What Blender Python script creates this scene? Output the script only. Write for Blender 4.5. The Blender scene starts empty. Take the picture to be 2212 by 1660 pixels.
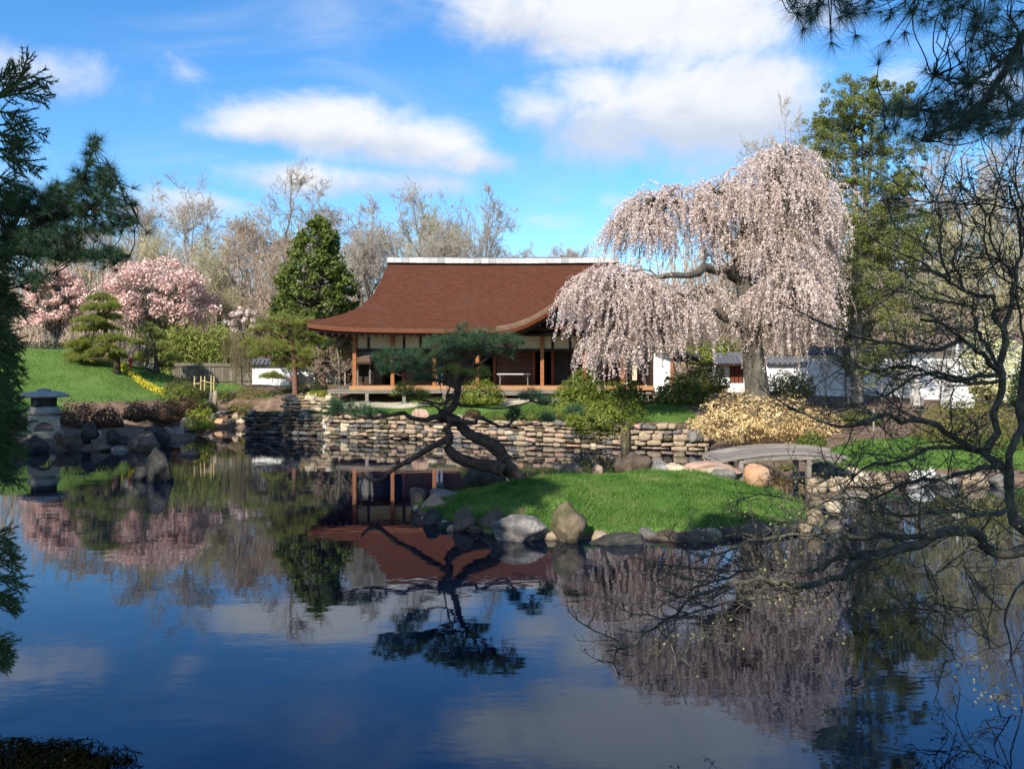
import bpy, math, random
import numpy as np
from mathutils import Vector, noise as mnoise

# ------------------------------------------------------------------ camera, world, sun
S = bpy.context.scene
COL = S.collection
F, CU, HV, H = 1840.0, 1106.0, 798.0, 2.8        # focal length / horizon in survey units, eye height above the water
cam = bpy.data.cameras.new("camera"); cam_o = bpy.data.objects.new("camera", cam); COL.objects.link(cam_o)
cam_o.location = (0, 0, H); cam_o.rotation_euler = (math.pi / 2, 0, 0)
cam.sensor_width = 36.0; cam.lens = 36.0 * F / 2212.0; cam.shift_y = -32.0 / 2212.0
cam.clip_start = 0.05; cam.clip_end = 3000
S.camera = cam_o
S.view_settings.view_transform = 'Standard'; S.view_settings.look = 'None'
S.view_settings.exposure = 0.82; S.view_settings.gamma = 1.0
S.cycles.max_bounces = 8; S.cycles.diffuse_bounces = 3; S.cycles.transparent_max_bounces = 8
SUN_EL, SUN_AZ = math.radians(34), math.radians(210)     # azimuth from +Y towards +X
SUN_STRENGTH, SKY_STRENGTH = 4.6, 0.095
sd = Vector((math.sin(SUN_AZ) * math.cos(SUN_EL), math.cos(SUN_AZ) * math.cos(SUN_EL), math.sin(SUN_EL)))
sun = bpy.data.lights.new("sun", 'SUN'); sun.energy = SUN_STRENGTH; sun.angle = math.radians(0.5); sun.color = (1.0, 0.93, 0.82)
sun_o = bpy.data.objects.new("sun", sun); COL.objects.link(sun_o)
sun_o.rotation_euler = sd.to_track_quat('Z', 'Y').to_euler(); sun_o.location = (0, 0, 60)


class NT:
    """tiny node-graph helper"""
    def __init__(self, tree): self.t = tree
    def n(self, kind, **kw):
        nd = self.t.nodes.new(kind)
        for k, v in kw.items(): setattr(nd, k, v)
        return nd
    def put(self, sock, v):
        if v is None: return
        if isinstance(v, bpy.types.NodeSocket): self.t.links.new(v, sock)
        else: sock.default_value = v
    def m(self, op, a, b=None, c=None, clamp=False):
        nd = self.n('ShaderNodeMath', operation=op, use_clamp=clamp)
        for i, v in enumerate((a, b, c)): self.put(nd.inputs[i], v)
        return nd.outputs[0]
    def mix(self, fac, a, b, mode='MIX'):
        nd = self.n('ShaderNodeMix', data_type='RGBA', blend_type=mode)
        self.put(nd.inputs[0], fac); self.put(nd.inputs[6], a); self.put(nd.inputs[7], b)
        return nd.outputs[2]
    def ss(self, v, a, b):
        nd = self.n('ShaderNodeMapRange', interpolation_type='SMOOTHSTEP')
        self.put(nd.inputs[0], v); nd.inputs[1].default_value = a; nd.inputs[2].default_value = b
        return nd.outputs[0]
    def noise(self, vec, scale, detail=4, rough=0.55, dist=0.0):
        nd = self.n('ShaderNodeTexNoise'); self.put(nd.inputs['Vector'], vec)
        nd.inputs['Scale'].default_value = scale; nd.inputs['Detail'].default_value = detail
        nd.inputs['Roughness'].default_value = rough; nd.inputs['Distortion'].default_value = dist
        return nd.outputs['Fac']
    def ramp(self, fac, stops):
        nd = self.n('ShaderNodeValToRGB'); self.put(nd.inputs[0], fac); e = nd.color_ramp.elements
        while len(e) < len(stops): e.new(0.5)
        for el, (p, c) in zip(e, stops): el.position = p; el.color = (*c, 1) if len(c) == 3 else c
        return nd.outputs[0]


def make_world():
    w = bpy.data.worlds.new("World"); S.world = w; w.use_nodes = True
    w.node_tree.nodes.clear(); g = NT(w.node_tree)
    sky = g.n('ShaderNodeTexSky', sky_type='NISHITA', sun_disc=False, sun_elevation=SUN_EL, sun_rotation=SUN_AZ,
              altitude=50, air_density=1.0, dust_density=0.6, ozone_density=2.0)
    d = g.n('ShaderNodeTexCoord').outputs['Generated']
    sep = g.n('ShaderNodeSeparateXYZ'); g.put(sep.inputs[0], d); x, y, z = sep.outputs
    az = g.m('ARCTAN2', x, y); el = g.m('ARCSINE', z)
    cv = g.n('ShaderNodeCombineXYZ'); g.put(cv.inputs[0], az); g.put(cv.inputs[1], g.m('MULTIPLY', el, 1.5)); g.put(cv.inputs[2], 0.37)
    v = cv.outputs[0]
    n1 = g.noise(v, 9.0, 9, 0.6, 0.35); n2 = g.noise(v, 28.0, 6, 0.6)
    nz = g.m('ADD', g.m('MULTIPLY', n1, 0.75), g.m('MULTIPLY', n2, 0.25))
    # cumulus bodies of the day: (u, v, half width, height up, depth down, weight)
    blobs = [(600, 285, 150, 80, 30, 1.0), (730, 275, 190, 85, 60, 1.15), (880, 310, 190, 62, 60, 1.1), (1010, 345, 120, 42, 38, .9),
             (1120, 30, 180, 90, 60, 1.05), (1330, 20, 260, 120, 95, 1.2), (1560, 40, 220, 120, 90, 1.15),
             (1180, 240, 110, 60, 80, .85), (1330, 275, 190, 85, 85, 1.05), (1480, 240, 180, 100, 120, 1.15), (1610, 230, 150, 125, 125, 1.25),
             (1950, 170, 90, 45, 60, .65), (2140, 200, 120, 60, 80, .7),
             (640, 390, 170, 44, 40, .9), (860, 398, 190, 42, 34, .86), (400, 440, 140, 38, 46, .9), (1280, 190, 130, 50, 60, .85), (1480, 130, 170, 50, 50, .7), (1330, 440, 60, 26, 24, .5),
             (170, 170, 160, 70, 60, .66), (390, 145, 110, 55, 45, .6), (40, 150, 100, 50, 50, .6), (600, 45, 80, 40, 40, .45), (1180, 480, 160, 30, 30, .5), (1200, 425, 60, 20, 20, .5),
             (90, 330, 60, 24, 24, .35)]
    D = None; num = None
    for (bu, bv, ru, up, dn, wt) in blobs:
        a0 = math.atan((bu - CU) / F); e0 = math.atan((HV - bv) / F * math.cos(a0))
        dx = g.m('MULTIPLY', g.m('SUBTRACT', az, a0), F / ru)
        dy = g.m('SUBTRACT', el, e0)
        k = g.m('MULTIPLY_ADD', g.m('LESS_THAN', dy, 0.0), F / dn - F / up, F / up)
        dy = g.m('MULTIPLY', dy, k)
        q = g.m('ADD', g.m('MULTIPLY', dx, dx), g.m('MULTIPLY', dy, dy))
        val = g.m('MULTIPLY', g.m('EXPONENT', g.m('MULTIPLY', q, -0.8)), wt)
        D = val if D is None else g.m('SMOOTH_MAX', D, val, 0.12)
        t = g.m('MULTIPLY', val, g.m('MAXIMUM', g.m('MINIMUM', dy, 1.5), -1.5))
        num = t if num is None else g.m('ADD', num, t)
    # the rest of the sky carries the same scattered clouds
    front = g.m('MULTIPLY', g.ss(y, -0.1, 0.45), g.ss(el, 0.75, 0.45))
    rest = g.m('MULTIPLY', g.ss(g.noise(v, 2.2, 3), 0.52, 0.7), g.m('SUBTRACT', 1.0, front))
    D = g.m('MAXIMUM', D, rest)
    Dn = g.m('ADD', D, g.m('MULTIPLY', g.m('SUBTRACT', nz, 0.5), 1.45))
    mask = g.ss(Dn, 0.28, 0.98)
    cv2 = g.n('ShaderNodeCombineXYZ'); g.put(cv2.inputs[0], g.m('MULTIPLY_ADD', az, 1.0, g.m('MULTIPLY', el, -.8))); g.put(cv2.inputs[1], g.m('MULTIPLY', el, 2.6))
    wisp = g.m('MULTIPLY', g.ss(g.noise(cv2.outputs[0], 3.2, 7, 0.55, 0.8), 0.46, 0.85), 0.40)
    mask = g.m('MAXIMUM', mask, wisp)
    lit = g.ss(g.m('ADD', g.m('DIVIDE', num, g.m('ADD', D, 0.25)), g.m('MULTIPLY', g.m('SUBTRACT', n1, 0.5), 2.4)), -0.9, 0.45)
    ccol = g.mix(lit, (3.8, 4.3, 5.2, 1), (5.7, 5.85, 6.1, 1))
    hs = g.n('ShaderNodeHueSaturation'); hs.inputs['Saturation'].default_value = 1.3; hs.inputs['Value'].default_value = 1.24
    g.put(hs.inputs['Color'], sky.outputs[0])
    blue = g.mix(1.0, hs.outputs[0], (0.82, 1.0, 1.12, 1), 'MULTIPLY')
    col = g.mix(mask, blue, ccol)
    bg = g.n('ShaderNodeBackground'); g.put(bg.inputs[0], col); bg.inputs[1].default_value = SKY_STRENGTH
    out = g.n('ShaderNodeOutputWorld'); g.put(out.inputs[0], bg.outputs[0])
    w.cycles.sampling_method = 'MANUAL'; w.cycles.sample_map_resolution = 512
make_world()

# ------------------------------------------------------------------ helpers
def P(u, v, d): return np.array([(u - CU) / F * d, d, H - (v - HV) / F * d])
def PL(pts, d): return np.array([P(p[0], p[1], p[2] if len(p) > 2 else d) for p in pts])
def wl(o):
    v = Vector((0, 0, 0))
    while o is not None: v = v + o.location; o = o.parent
    return np.array(v)
def tag(o, label=None, cat=None, group=None, kind=None):
    for k, v in (('label', label), ('category', cat), ('group', group), ('kind', kind)):
        if v: o[k] = v
    return o
def thing(name, label, cat, loc=(0, 0, 0), group=None):
    o = bpy.data.objects.new(name, None); COL.objects.link(o); o.location = [float(c) for c in loc]; o.empty_display_size = .3
    return tag(o, label, cat, group, 'thing' if cat in ('wall', 'fence', 'building', 'house') else None)
def mesh_data(name, V, Fs, mat, smooth=False):
    V = np.asarray(V, dtype=np.float32).reshape(-1, 3)
    if isinstance(Fs, np.ndarray): Fs = [Fs]
    Fs = [np.asarray(f, dtype=np.int32) for f in Fs if len(f)]
    me = bpy.data.meshes.new(name)
    me.vertices.add(len(V)); me.vertices.foreach_set('co', V.ravel())
    nl = sum(f.size for f in Fs); npoly = sum(len(f) for f in Fs)
    me.loops.add(nl); me.polygons.add(npoly)
    me.loops.foreach_set('vertex_index', np.concatenate([f.ravel() for f in Fs]))
    tot = np.concatenate([np.full(len(f), f.shape[1], dtype=np.int32) for f in Fs])
    st = np.concatenate([[0], np.cumsum(tot)[:-1]]).astype(np.int32)
    me.polygons.foreach_set('loop_start', st)
    me.update(calc_edges=True)
    me.polygons.foreach_set('use_smooth', np.full(npoly, bool(smooth)))
    mats = mat if isinstance(mat, (list, tuple)) else [mat]
    for m_ in mats: me.materials.append(m_)
    me.validate()
    return me
def mobj(name, V, Fs, mat, parent=None, smooth=False):
    """one mesh object; V in world coordinates, stored relative to its parent"""
    V = np.asarray(V, dtype=float).reshape(-1, 3)
    if parent is not None: V = V - wl(parent)
    o = bpy.data.objects.new(name, mesh_data(name, V, Fs, mat, smooth)); COL.objects.link(o)
    if parent is not None: o.parent = parent
    return o
def link(name, me, parent=None, loc=(0, 0, 0), rot=(0, 0, 0), scale=(1, 1, 1)):
    o = bpy.data.objects.new(name, me); COL.objects.link(o)
    if parent is not None: o.parent = parent; loc = np.array(loc, float) - wl(parent)
    o.location = [float(c) for c in loc]; o.rotation_euler = rot; o.scale = scale
    return o
def copy_tree(o, parent=None):
    c = o.copy(); COL.objects.link(c)
    if parent is not None: c.parent = parent
    for ch in list(o.children): copy_tree(ch, c)
    return c
def dup(o, loc, rz=0, sc=1.0, label=None):
    c = copy_tree(o); c.location = [float(q) for q in loc]; c.rotation_euler = (0, 0, rz)
    c.scale = (sc, sc, sc) if np.isscalar(sc) else sc
    if label: c['label'] = label
    return c

class MB:
    """collects boxes / bars / quads into one mesh"""
    def __init__(self): self.V, self.Q, self.T, self.n = [], [], [], 0
    def add(self, V, Q=None, T=None):
        V = np.asarray(V, float).reshape(-1, 3)
        if Q is not None and len(Q): self.Q.append(np.asarray(Q) + self.n)
        if T is not None and len(T): self.T.append(np.asarray(T) + self.n)
        self.V.append(V); self.n += len(V); return self
    BQ = np.array([[0, 3, 2, 1], [4, 5, 6, 7], [0, 1, 5, 4], [1, 2, 6, 5], [2, 3, 7, 6], [3, 0, 4, 7]])
    def box(self, a, b):
        (x0, y0, z0), (x1, y1, z1) = a, b
        return self.add([(x0, y0, z0), (x1, y0, z0), (x1, y1, z0), (x0, y1, z0), (x0, y0, z1), (x1, y0, z1), (x1, y1, z1), (x0, y1, z1)], self.BQ)
    def bar(self, p, q, w, h, up=(0, 0, 1)):
        p, q = np.array(p, float), np.array(q, float); t = q - p; t /= np.linalg.norm(t)
        s = np.cross(t, up); s = s / (np.linalg.norm(s) + 1e-9); u = np.cross(s, t)
        s, u = s * w / 2, u * h / 2
        return self.add([p - s - u, p + s - u, q + s - u, q - s - u, p - s + u, p + s + u, q + s + u, q - s + u], self.BQ)
    def lathe(self, c, prof, n=16, square=0.0):
        """revolve (radius, z) about c; square>0 pushes the section towards a square"""
        a = np.arange(n) * 2 * np.pi / n + (np.pi / n)
        cs, sn = np.cos(a), np.sin(a)
        k = (1 - square) + square / np.maximum(np.abs(cs), np.abs(sn))
        V = [[c[0] + r * k_ * c_, c[1] + r * k_ * s_, c[2] + z] for r, z in prof for c_, s_, k_ in zip(cs, sn, k)]
        Q = [[i * n + j, i * n + (j + 1) % n, (i + 1) * n + (j + 1) % n, (i + 1) * n + j] for i in range(len(prof) - 1) for j in range(n)]
        V.append([c[0], c[1], c[2] + prof[0][1]]); V.append([c[0], c[1], c[2] + prof[-1][1]])
        b, t = len(V) - 2, len(V) - 1; o = (len(prof) - 1) * n
        T = [[b, (j + 1) % n, j] for j in range(n)] + [[t, o + j, o + (j + 1) % n] for j in range(n)]
        return self.add(V, Q, T)
    def grid(self, G):
        G = np.asarray(G, float); r, c = G.shape[:2]
        i = (np.arange(r - 1)[:, None] * c + np.arange(c - 1)[None]).ravel()
        return self.add(G.reshape(-1, 3), np.stack([i, i + 1, i + c + 1, i + c], 1))
    def build(self, name, mat, parent=None, smooth=False):
        fs = []
        if self.Q: fs.append(np.concatenate(self.Q))
        if self.T: fs.append(np.concatenate(self.T))
        return mobj(name, np.concatenate(self.V), fs, mat, parent, smooth)
def box_obj(name, a, b, mat, parent=None): return MB().box(a, b).build(name, mat, parent)

class Tubes:
    """tapered tubes along polylines, built in batches"""
    def __init__(self): self.g = {}; self.tips = []
    def add(self, pts, r, sides=5):
        pts = np.asarray(pts, float); n = len(pts)
        r = np.linspace(r[0], r[1], n) if (isinstance(r, tuple) and len(r) == 2 and n != 2) else np.asarray(r, float)
        self.g.setdefault((n, sides), []).append((pts, r))
        return self
    def arrays(self):
        Vs, Fq, base = [], [], 0
        for (n, k), L in self.g.items():
            A = np.stack([p for p, _ in L]); R = np.stack([r for _, r in L]); B = len(L)
            T = np.empty_like(A); T[:, 1:-1] = A[:, 2:] - A[:, :-2]; T[:, 0] = A[:, 1] - A[:, 0]; T[:, -1] = A[:, -1] - A[:, -2]
            T /= np.linalg.norm(T, axis=2, keepdims=True) + 1e-9
            m = T.mean(1, keepdims=True)
            ref = np.where(np.abs(m[..., 2:3]) > 0.8 * np.linalg.norm(m, axis=2, keepdims=True), [[[1., 0, 0]]], [[[0, 0, 1.]]])
            U = np.cross(T, np.broadcast_to(ref, T.shape)); U /= np.linalg.norm(U, axis=2, keepdims=True) + 1e-9
            W = np.cross(T, U)
            a = np.arange(k) * 2 * np.pi / k
            ring = A[:, :, None] + R[:, :, None, None] * (U[:, :, None] * np.cos(a)[:, None] + W[:, :, None] * np.sin(a)[:, None])
            Vs.append(ring.reshape(-1, 3))
            i = np.arange(n - 1)[:, None] * k; j = np.arange(k)[None]
            q = np.stack([i + j, i + (j + 1) % k, i + k + (j + 1) % k, i + k + j], -1).reshape(-1, 4)
            Fq.append((np.arange(B)[:, None, None] * (n * k) + q[None] + base).reshape(-1, 4)); base += B * n * k
        return np.concatenate(Vs), np.concatenate(Fq)
    def build(self, name, mat, parent=None):
        V, Q = self.arrays(); return mobj(name, V, Q, mat, parent, True)

def unit(v): return v / (np.linalg.norm(v, axis=-1, keepdims=True) + 1e-9)
def leaves(rng, pts, nrm, size, aspect=0.5, jit=0.6, var=0.4):
    """diamond leaves facing roughly along nrm"""
    N = len(pts); n = unit(nrm + rng.normal(0, jit, (N, 3)))
    t = unit(np.cross(n, rng.normal(0, 1, (N, 3)))); b = np.cross(n, t)
    s = (size * (1 + rng.uniform(-var, var, N)))[:, None]
    V = np.stack([pts - t * s * .5, pts + b * s * aspect * .5, pts + t * s * .5, pts - b * s * aspect * .5], 1).reshape(-1, 3)
    return V, np.arange(N * 4).reshape(N, 4)
def needles(rng, base, dirs, length, width, var=.3):
    N = len(base); d = unit(dirs); s = unit(np.cross(d, rng.normal(0, 1, (N, 3)))) * width * .5
    L = (length * (1 + rng.uniform(-var, var, N)))[:, None]
    V = np.stack([base - s, base + s, base + d * L], 1).reshape(-1, 3)
    return V, np.arange(N * 3).reshape(N, 3)
def join(parts):
    """[(V,F),...] with equal face size -> V,F"""
    b, Vs, Fs = 0, [], []
    for V, f in parts: Vs.append(V); Fs.append(f + b); b += len(V)
    return np.concatenate(Vs), np.concatenate(Fs)
def sphere_pts(rng, n): return unit(rng.normal(0, 1, (n, 3)))

# ------------------------------------------------------------------ materials
MATS = {}
def mat(name, cols, scale=4., detail=5, rough=.8, bump=0., bscale=None, island=0., trans=0., spec=.3, stretch=None, lo=.3, hi=.7, bdist=.02, coat=0):
    m = bpy.data.materials.new(name); m.use_nodes = True; m.node_tree.nodes.clear(); g = NT(m.node_tree)
    vec = g.n('ShaderNodeTexCoord').outputs['Object']
    if stretch:
        mp = g.n('ShaderNodeMapping'); g.put(mp.inputs[0], vec); mp.inputs['Scale'].default_value = stretch; vec = mp.outputs[0]
    fac = g.noise(vec, scale, detail, .6)
    if island:
        ri = g.n('ShaderNodeNewGeometry').outputs['Random Per Island']
        f2 = g.m('MULTIPLY_ADD', ri, hi - lo, lo)
        fac = g.m('ADD', g.m('MULTIPLY', fac, 1 - island), g.m('MULTIPLY', f2, island))
    k = len(cols); stops = [(lo + (hi - lo) * i / max(1, k - 1), c) for i, c in enumerate(cols)]
    col = g.ramp(fac, stops)
    p = g.n('ShaderNodeBsdfPrincipled'); g.put(p.inputs['Base Color'], col)
    p.inputs['Roughness'].default_value = rough; p.inputs['Specular IOR Level'].default_value = spec
    if bump:
        bn = g.n('ShaderNodeBump'); bn.inputs['Strength'].default_value = bump; bn.inputs['Distance'].default_value = bdist
        g.put(bn.inputs['Height'], g.noise(vec, bscale or scale * 4, 6, .65)); g.put(p.inputs['Normal'], bn.outputs[0])
    sh = p.outputs[0]
    if trans:
        t = g.n('ShaderNodeBsdfTranslucent'); g.put(t.inputs[0], col)
        mx = g.n('ShaderNodeMixShader'); mx.inputs[0].default_value = trans; g.put(mx.inputs[1], sh); g.put(mx.inputs[2], t.outputs[0]); sh = mx.outputs[0]
    o = g.n('ShaderNodeOutputMaterial'); g.put(o.inputs[0], sh)
    MATS[name] = m
    return m
def leafmat(name, cols, trans=.28, scale=1.2, island=.55): return mat(name, cols, scale=scale, detail=2, rough=.6, island=island, trans=trans, spec=.25)

mat('bark_grey', [(.08, .068, .055), (.17, .15, .125), (.27, .24, .2)], 3, bump=.6, bscale=14, stretch=(1, 1, .3))
mat('twig_grey', [(.24, .205, .165), (.46, .4, .32)], .5, island=.5)
mat('twig_brown', [(.25, .185, .135), (.46, .36, .265)], .5, island=.5)
mat('twig_yellow', [(.3, .27, .15), (.5, .46, .26)], .5, island=.5)
mat('bark_cherry', [(.03, .026, .02), (.085, .075, .058), (.16, .145, .11)], 3, bump=1., bscale=12, stretch=(1, 1, .35), bdist=.06)
mat('bark_dark', [(.018, .015, .012), (.05, .042, .034), (.085, .075, .06)], 6, bump=.8, bscale=30, stretch=(1, 1, .4))
mat('bark_pine', [(.025, .016, .012), (.06, .038, .028), (.11, .075, .055)], 9, bump=1., bscale=22, bdist=.04)
mat('bark_red', [(.1, .045, .03), (.2, .1, .065)], 6, bump=.6)
mat('bark_dogwood', [(.03, .026, .019), (.07, .062, .045), (.14, .14, .09)], 9, bump=.7, bscale=40)
leafmat('blossom_white', [(.4, .27, .23), (.7, .56, .51), (.82, .71, .66), (.87, .79, .75)], .42, .9)
leafmat('blossom_pink', [(.46, .23, .2), (.76, .48, .42), (.86, .64, .56), (.9, .77, .69)], .3, .8)
leafmat('blossom_cream', [(.3, .3, .1), (.6, .58, .3), (.75, .73, .5)], .3, .8)
leafmat('conifer_leaf', [(.03, .055, .012), (.1, .14, .024), (.2, .225, .045)], .3, .9)
leafmat('conifer_tall_leaf', [(.05, .08, .022), (.14, .175, .036), (.26, .24, .06)], .28, .6)
leafmat('pine_needle', [(.02, .05, .026), (.042, .09, .042), (.08, .14, .06)], .22, 2.)
leafmat('pine_needle_light', [(.1, .13, .025), (.24, .27, .055), (.38, .38, .1)], .4, 1.2)
leafmat('pine_needle_blue', [(.03, .075, .065), (.06, .12, .09), (.1, .16, .1)], .3, 2.)
leafmat('cedar_needle', [(.022, .05, .02), (.042, .085, .03), (.075, .125, .04)], .2, 3.)
leafmat('bamboo_leaf', [(.09, .11, .02), (.2, .23, .045), (.32, .33, .08)], .3, .8)
leafmat('shrub_green', [(.03, .055, .01), (.09, .125, .018), (.18, .2, .034)], .25, 1.5)
leafmat('shrub_yellowgreen', [(.06, .085, .012), (.13, .16, .02), (.22, .24, .035)], .28, 1.5)
leafmat('shrub_lime', [(.12, .15, .015), (.24, .27, .025), (.36, .36, .05)], .28, 1.5)
leafmat('shrub_olive', [(.06, .065, .014), (.14, .14, .026), (.22, .2, .04)], .25, 1.5)
mat('water_weed', [(.001, .0015, .001), (.003, .004, .002)], 3, rough=1, spec=0)  # near-black colour for the added patch in the pond corner
leafmat('shrub_brown', [(.03, .018, .011), (.075, .042, .022), (.13, .075, .034)], .2, 1.5)
leafmat('shrub_dark', [(.01, .022, .008), (.022, .042, .012), (.04, .065, .02)], .2, 1.5)
leafmat('shrub_gold', [(.15, .085, .03), (.43, .29, .12), (.62, .47, .23), (.7, .58, .34)], .25, 1.5)
leafmat('flower_yellow', [(.4, .35, .03), (.65, .55, .05)], .25, 2.)
leafmat('bud', [(.1, .12, .04), (.25, .26, .1), (.42, .4, .2)], .3, 3.)
mat('grass_blade', [(.024, .066, .012), (.055, .14, .022), (.1, .2, .035), (.19, .24, .065), (.26, .24, .1)], scale=1.3, detail=4, rough=.6, island=.35, trans=.35, spec=.2, lo=.36, hi=.68)
leafmat('grass_light', [(.09, .16, .035), (.15, .245, .055), (.2, .29, .075), (.25, .3, .1)], .35, .7, .4)
leafmat('strand_beige', [(.2, .17, .08), (.36, .31, .17)], .3, 2.)
mat('stone_tan', [(.17, .125, .08), (.29, .22, .145), (.4, .32, .225)], 4, bump=.5, bscale=20, lo=.25, hi=.75)
mat('stone_cream', [(.29, .23, .15), (.43, .35, .24), (.52, .44, .32)], 4, bump=.5, bscale=20)
mat('stone_pink', [(.22, .13, .1), (.36, .23, .17), (.44, .31, .23)], 4, bump=.5, bscale=20)
mat('stone_orange', [(.3, .16, .085), (.43, .25, .14), (.42, .3, .2)], 3, bump=.5, bscale=16)
mat('stone_grey', [(.08, .075, .066), (.165, .152, .133), (.26, .24, .21)], 4, bump=.9, bscale=9, bdist=.06)
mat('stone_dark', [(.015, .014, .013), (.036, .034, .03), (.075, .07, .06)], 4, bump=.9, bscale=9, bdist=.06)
mat('stone_brown', [(.045, .032, .023), (.1, .072, .05), (.17, .125, .09)], 3, bump=.9, bscale=9, bdist=.06)
mat('stone_moss', [(.03, .032, .015), (.085, .075, .035), (.16, .12, .075), (.2, .15, .1)], 3, bump=.9, bscale=9, bdist=.06)
mat('stone_pale', [(.06, .055, .052), (.12, .11, .1), (.22, .2, .18), (.4, .38, .35)], 3, bump=.9, bscale=9, bdist=.06)
mat('stone_white', [(.45, .44, .42), (.6, .58, .55)], 5, bump=.3)
mat('stone_lantern', [(.2, .19, .18), (.3, .285, .26), (.38, .35, .3)], 5, bump=.4, bscale=40)
mat('stone_lantern_leg', [(.28, .235, .16), (.4, .345, .25)], 5, bump=.4, bscale=40)
mat('roof_edge_bark', [(.09, .055, .035), (.15, .095, .06)], 5, rough=.9, bump=.5, bscale=40)
mat('wood_orange', [(.22, .075, .025), (.33, .125, .042)], 3, rough=.55, stretch=(1, 1, 6))
mat('wood_red', [(.12, .032, .014), (.2, .054, .021)], 3, rough=.55, stretch=(.3, 4, 4))
mat('wood_floor', [(.3, .15, .065), (.42, .22, .1)], 3, rough=.5, stretch=(.3, 6, 4))
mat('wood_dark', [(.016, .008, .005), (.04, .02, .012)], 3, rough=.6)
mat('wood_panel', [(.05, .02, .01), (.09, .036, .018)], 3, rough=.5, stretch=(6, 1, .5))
mat('wood_grey', [(.1, .085, .07), (.19, .165, .14), (.27, .24, .205)], 4, bump=.4, bscale=25, stretch=(.4, 4, 4))
mat('wood_board', [(.07, .058, .042), (.13, .11, .08), (.18, .155, .115)], 2, stretch=(4, 4, .4))
mat('plaster_cream', [(.5, .41, .29), (.58, .48, .345)], 2, bump=.1)
mat('plaster_white', [(.6, .585, .55), (.74, .73, .71), (.8, .79, .77)], 1.6, bump=.15, stretch=(1.6, 1.6, .35), lo=.25, hi=.6)
mat('plaster_grey', [(.26, .28, .27), (.34, .36, .34)], 2)
mat('ridge_worn', [(.24, .24, .24), (.4, .4, .39)], 3, bump=.2)
mat('ridge_light', [(.5, .49, .48), (.66, .65, .64)], 2, bump=.2)
mat('tile_grey', [(.075, .08, .09), (.13, .135, .145)], 4, rough=.5)
mat('ridge_pale', [(.36, .355, .35), (.55, .545, .53)], 1.1, bump=.2)
mat('metal_black', [(.012, .014, .014), (.022, .024, .024)], 2, rough=.4, spec=.5)
mat('bamboo_pole', [(.42, .32, .13), (.6, .47, .22)], 4, rough=.4)
mat('table_top', [(.5, .5, .5), (.6, .6, .59)], 2, rough=.4)
mat('red_paint', [(.5, .045, .02), (.6, .06, .025)], 2)
mat('skin', [(.42, .25, .18), (.5, .31, .23)], 3)
mat('cloth_dark', [(.015, .016, .022), (.03, .032, .04)], 3)
mat('cloth_jeans', [(.1, .14, .22), (.17, .22, .32)], 3)
mat('hair_dark', [(.012, .009, .007), (.025, .018, .013)], 8)
mat('gravel', [(.42, .36, .27), (.58, .51, .4)], 30, bump=.4, bscale=80)

def ground_mat():
    m = bpy.data.materials.new('ground_mix'); m.use_nodes = True; m.node_tree.nodes.clear(); g = NT(m.node_tree)
    vec = g.n('ShaderNodeTexCoord').outputs['Object']
    a = g.n('ShaderNodeAttribute', attribute_name='lawn').outputs['Fac']
    n = g.noise(vec, 3.0, 6, .65); n2 = g.noise(vec, .5, 4); n3 = g.noise(vec, 25., 5)
    f = g.ss(g.m('ADD', a, g.m('MULTIPLY', g.m('SUBTRACT', n, .5), .8)), .42, .58)
    grass = g.ramp(g.m('ADD', g.m('MULTIPLY', n2, .6), g.m('MULTIPLY', n3, .4)), [(.3, (.045, .095, .018)), (.5, (.085, .16, .03)), (.7, (.15, .21, .055))])
    earth = g.ramp(n, [(.3, (.075, .048, .032)), (.5, (.15, .1, .068)), (.7, (.24, .175, .125))])
    p = g.n('ShaderNodeBsdfPrincipled'); g.put(p.inputs['Base Color'], g.mix(f, earth, grass)); p.inputs['Roughness'].default_value = .95; p.inputs['Specular IOR Level'].default_value = .1
    b = g.n('ShaderNodeBump'); b.inputs['Strength'].default_value = .7; b.inputs['Distance'].default_value = .05; g.put(b.inputs['Height'], n3); g.put(p.inputs['Normal'], b.outputs[0])
    o = g.n('ShaderNodeOutputMaterial'); g.put(o.inputs[0], p.outputs[0]); return m
def water_mat():
    m = bpy.data.materials.new('pond_water'); m.use_nodes = True; m.node_tree.nodes.clear(); g = NT(m.node_tree)
    vec = g.n('ShaderNodeTexCoord').outputs['Object']
    mp = g.n('ShaderNodeMapping'); g.put(mp.inputs[0], vec); mp.inputs['Scale'].default_value = (.7, 1.4, 1)
    v = mp.outputs[0]
    calm = g.ss(g.noise(vec, .16, 3), .38, .66)
    h = g.m('ADD', g.m('MULTIPLY', g.noise(v, 1.6, 3, .5), .55), g.m('MULTIPLY', g.m('MULTIPLY', g.noise(v, 7., 3, .5), .16), calm))
    b = g.n('ShaderNodeBump'); b.inputs['Strength'].default_value = 1.0; b.inputs['Distance'].default_value = .0034; g.put(b.inputs['Height'], h)
    p = g.n('ShaderNodeBsdfPrincipled'); g.put(p.inputs['Base Color'], g.ramp(g.noise(vec, .3, 3), [(.3, (.0008, .0045, .015)), (.7, (.0015, .005, .015))]))
    p.inputs['Roughness'].default_value = .015; p.inputs['IOR'].default_value = 1.55; p.inputs['Specular Tint'].default_value = (0, .42, 1, 1)
    g.put(p.inputs['Normal'], b.outputs[0])
    o = g.n('ShaderNodeOutputMaterial'); g.put(o.inputs[0], p.outputs[0]); return m
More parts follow.
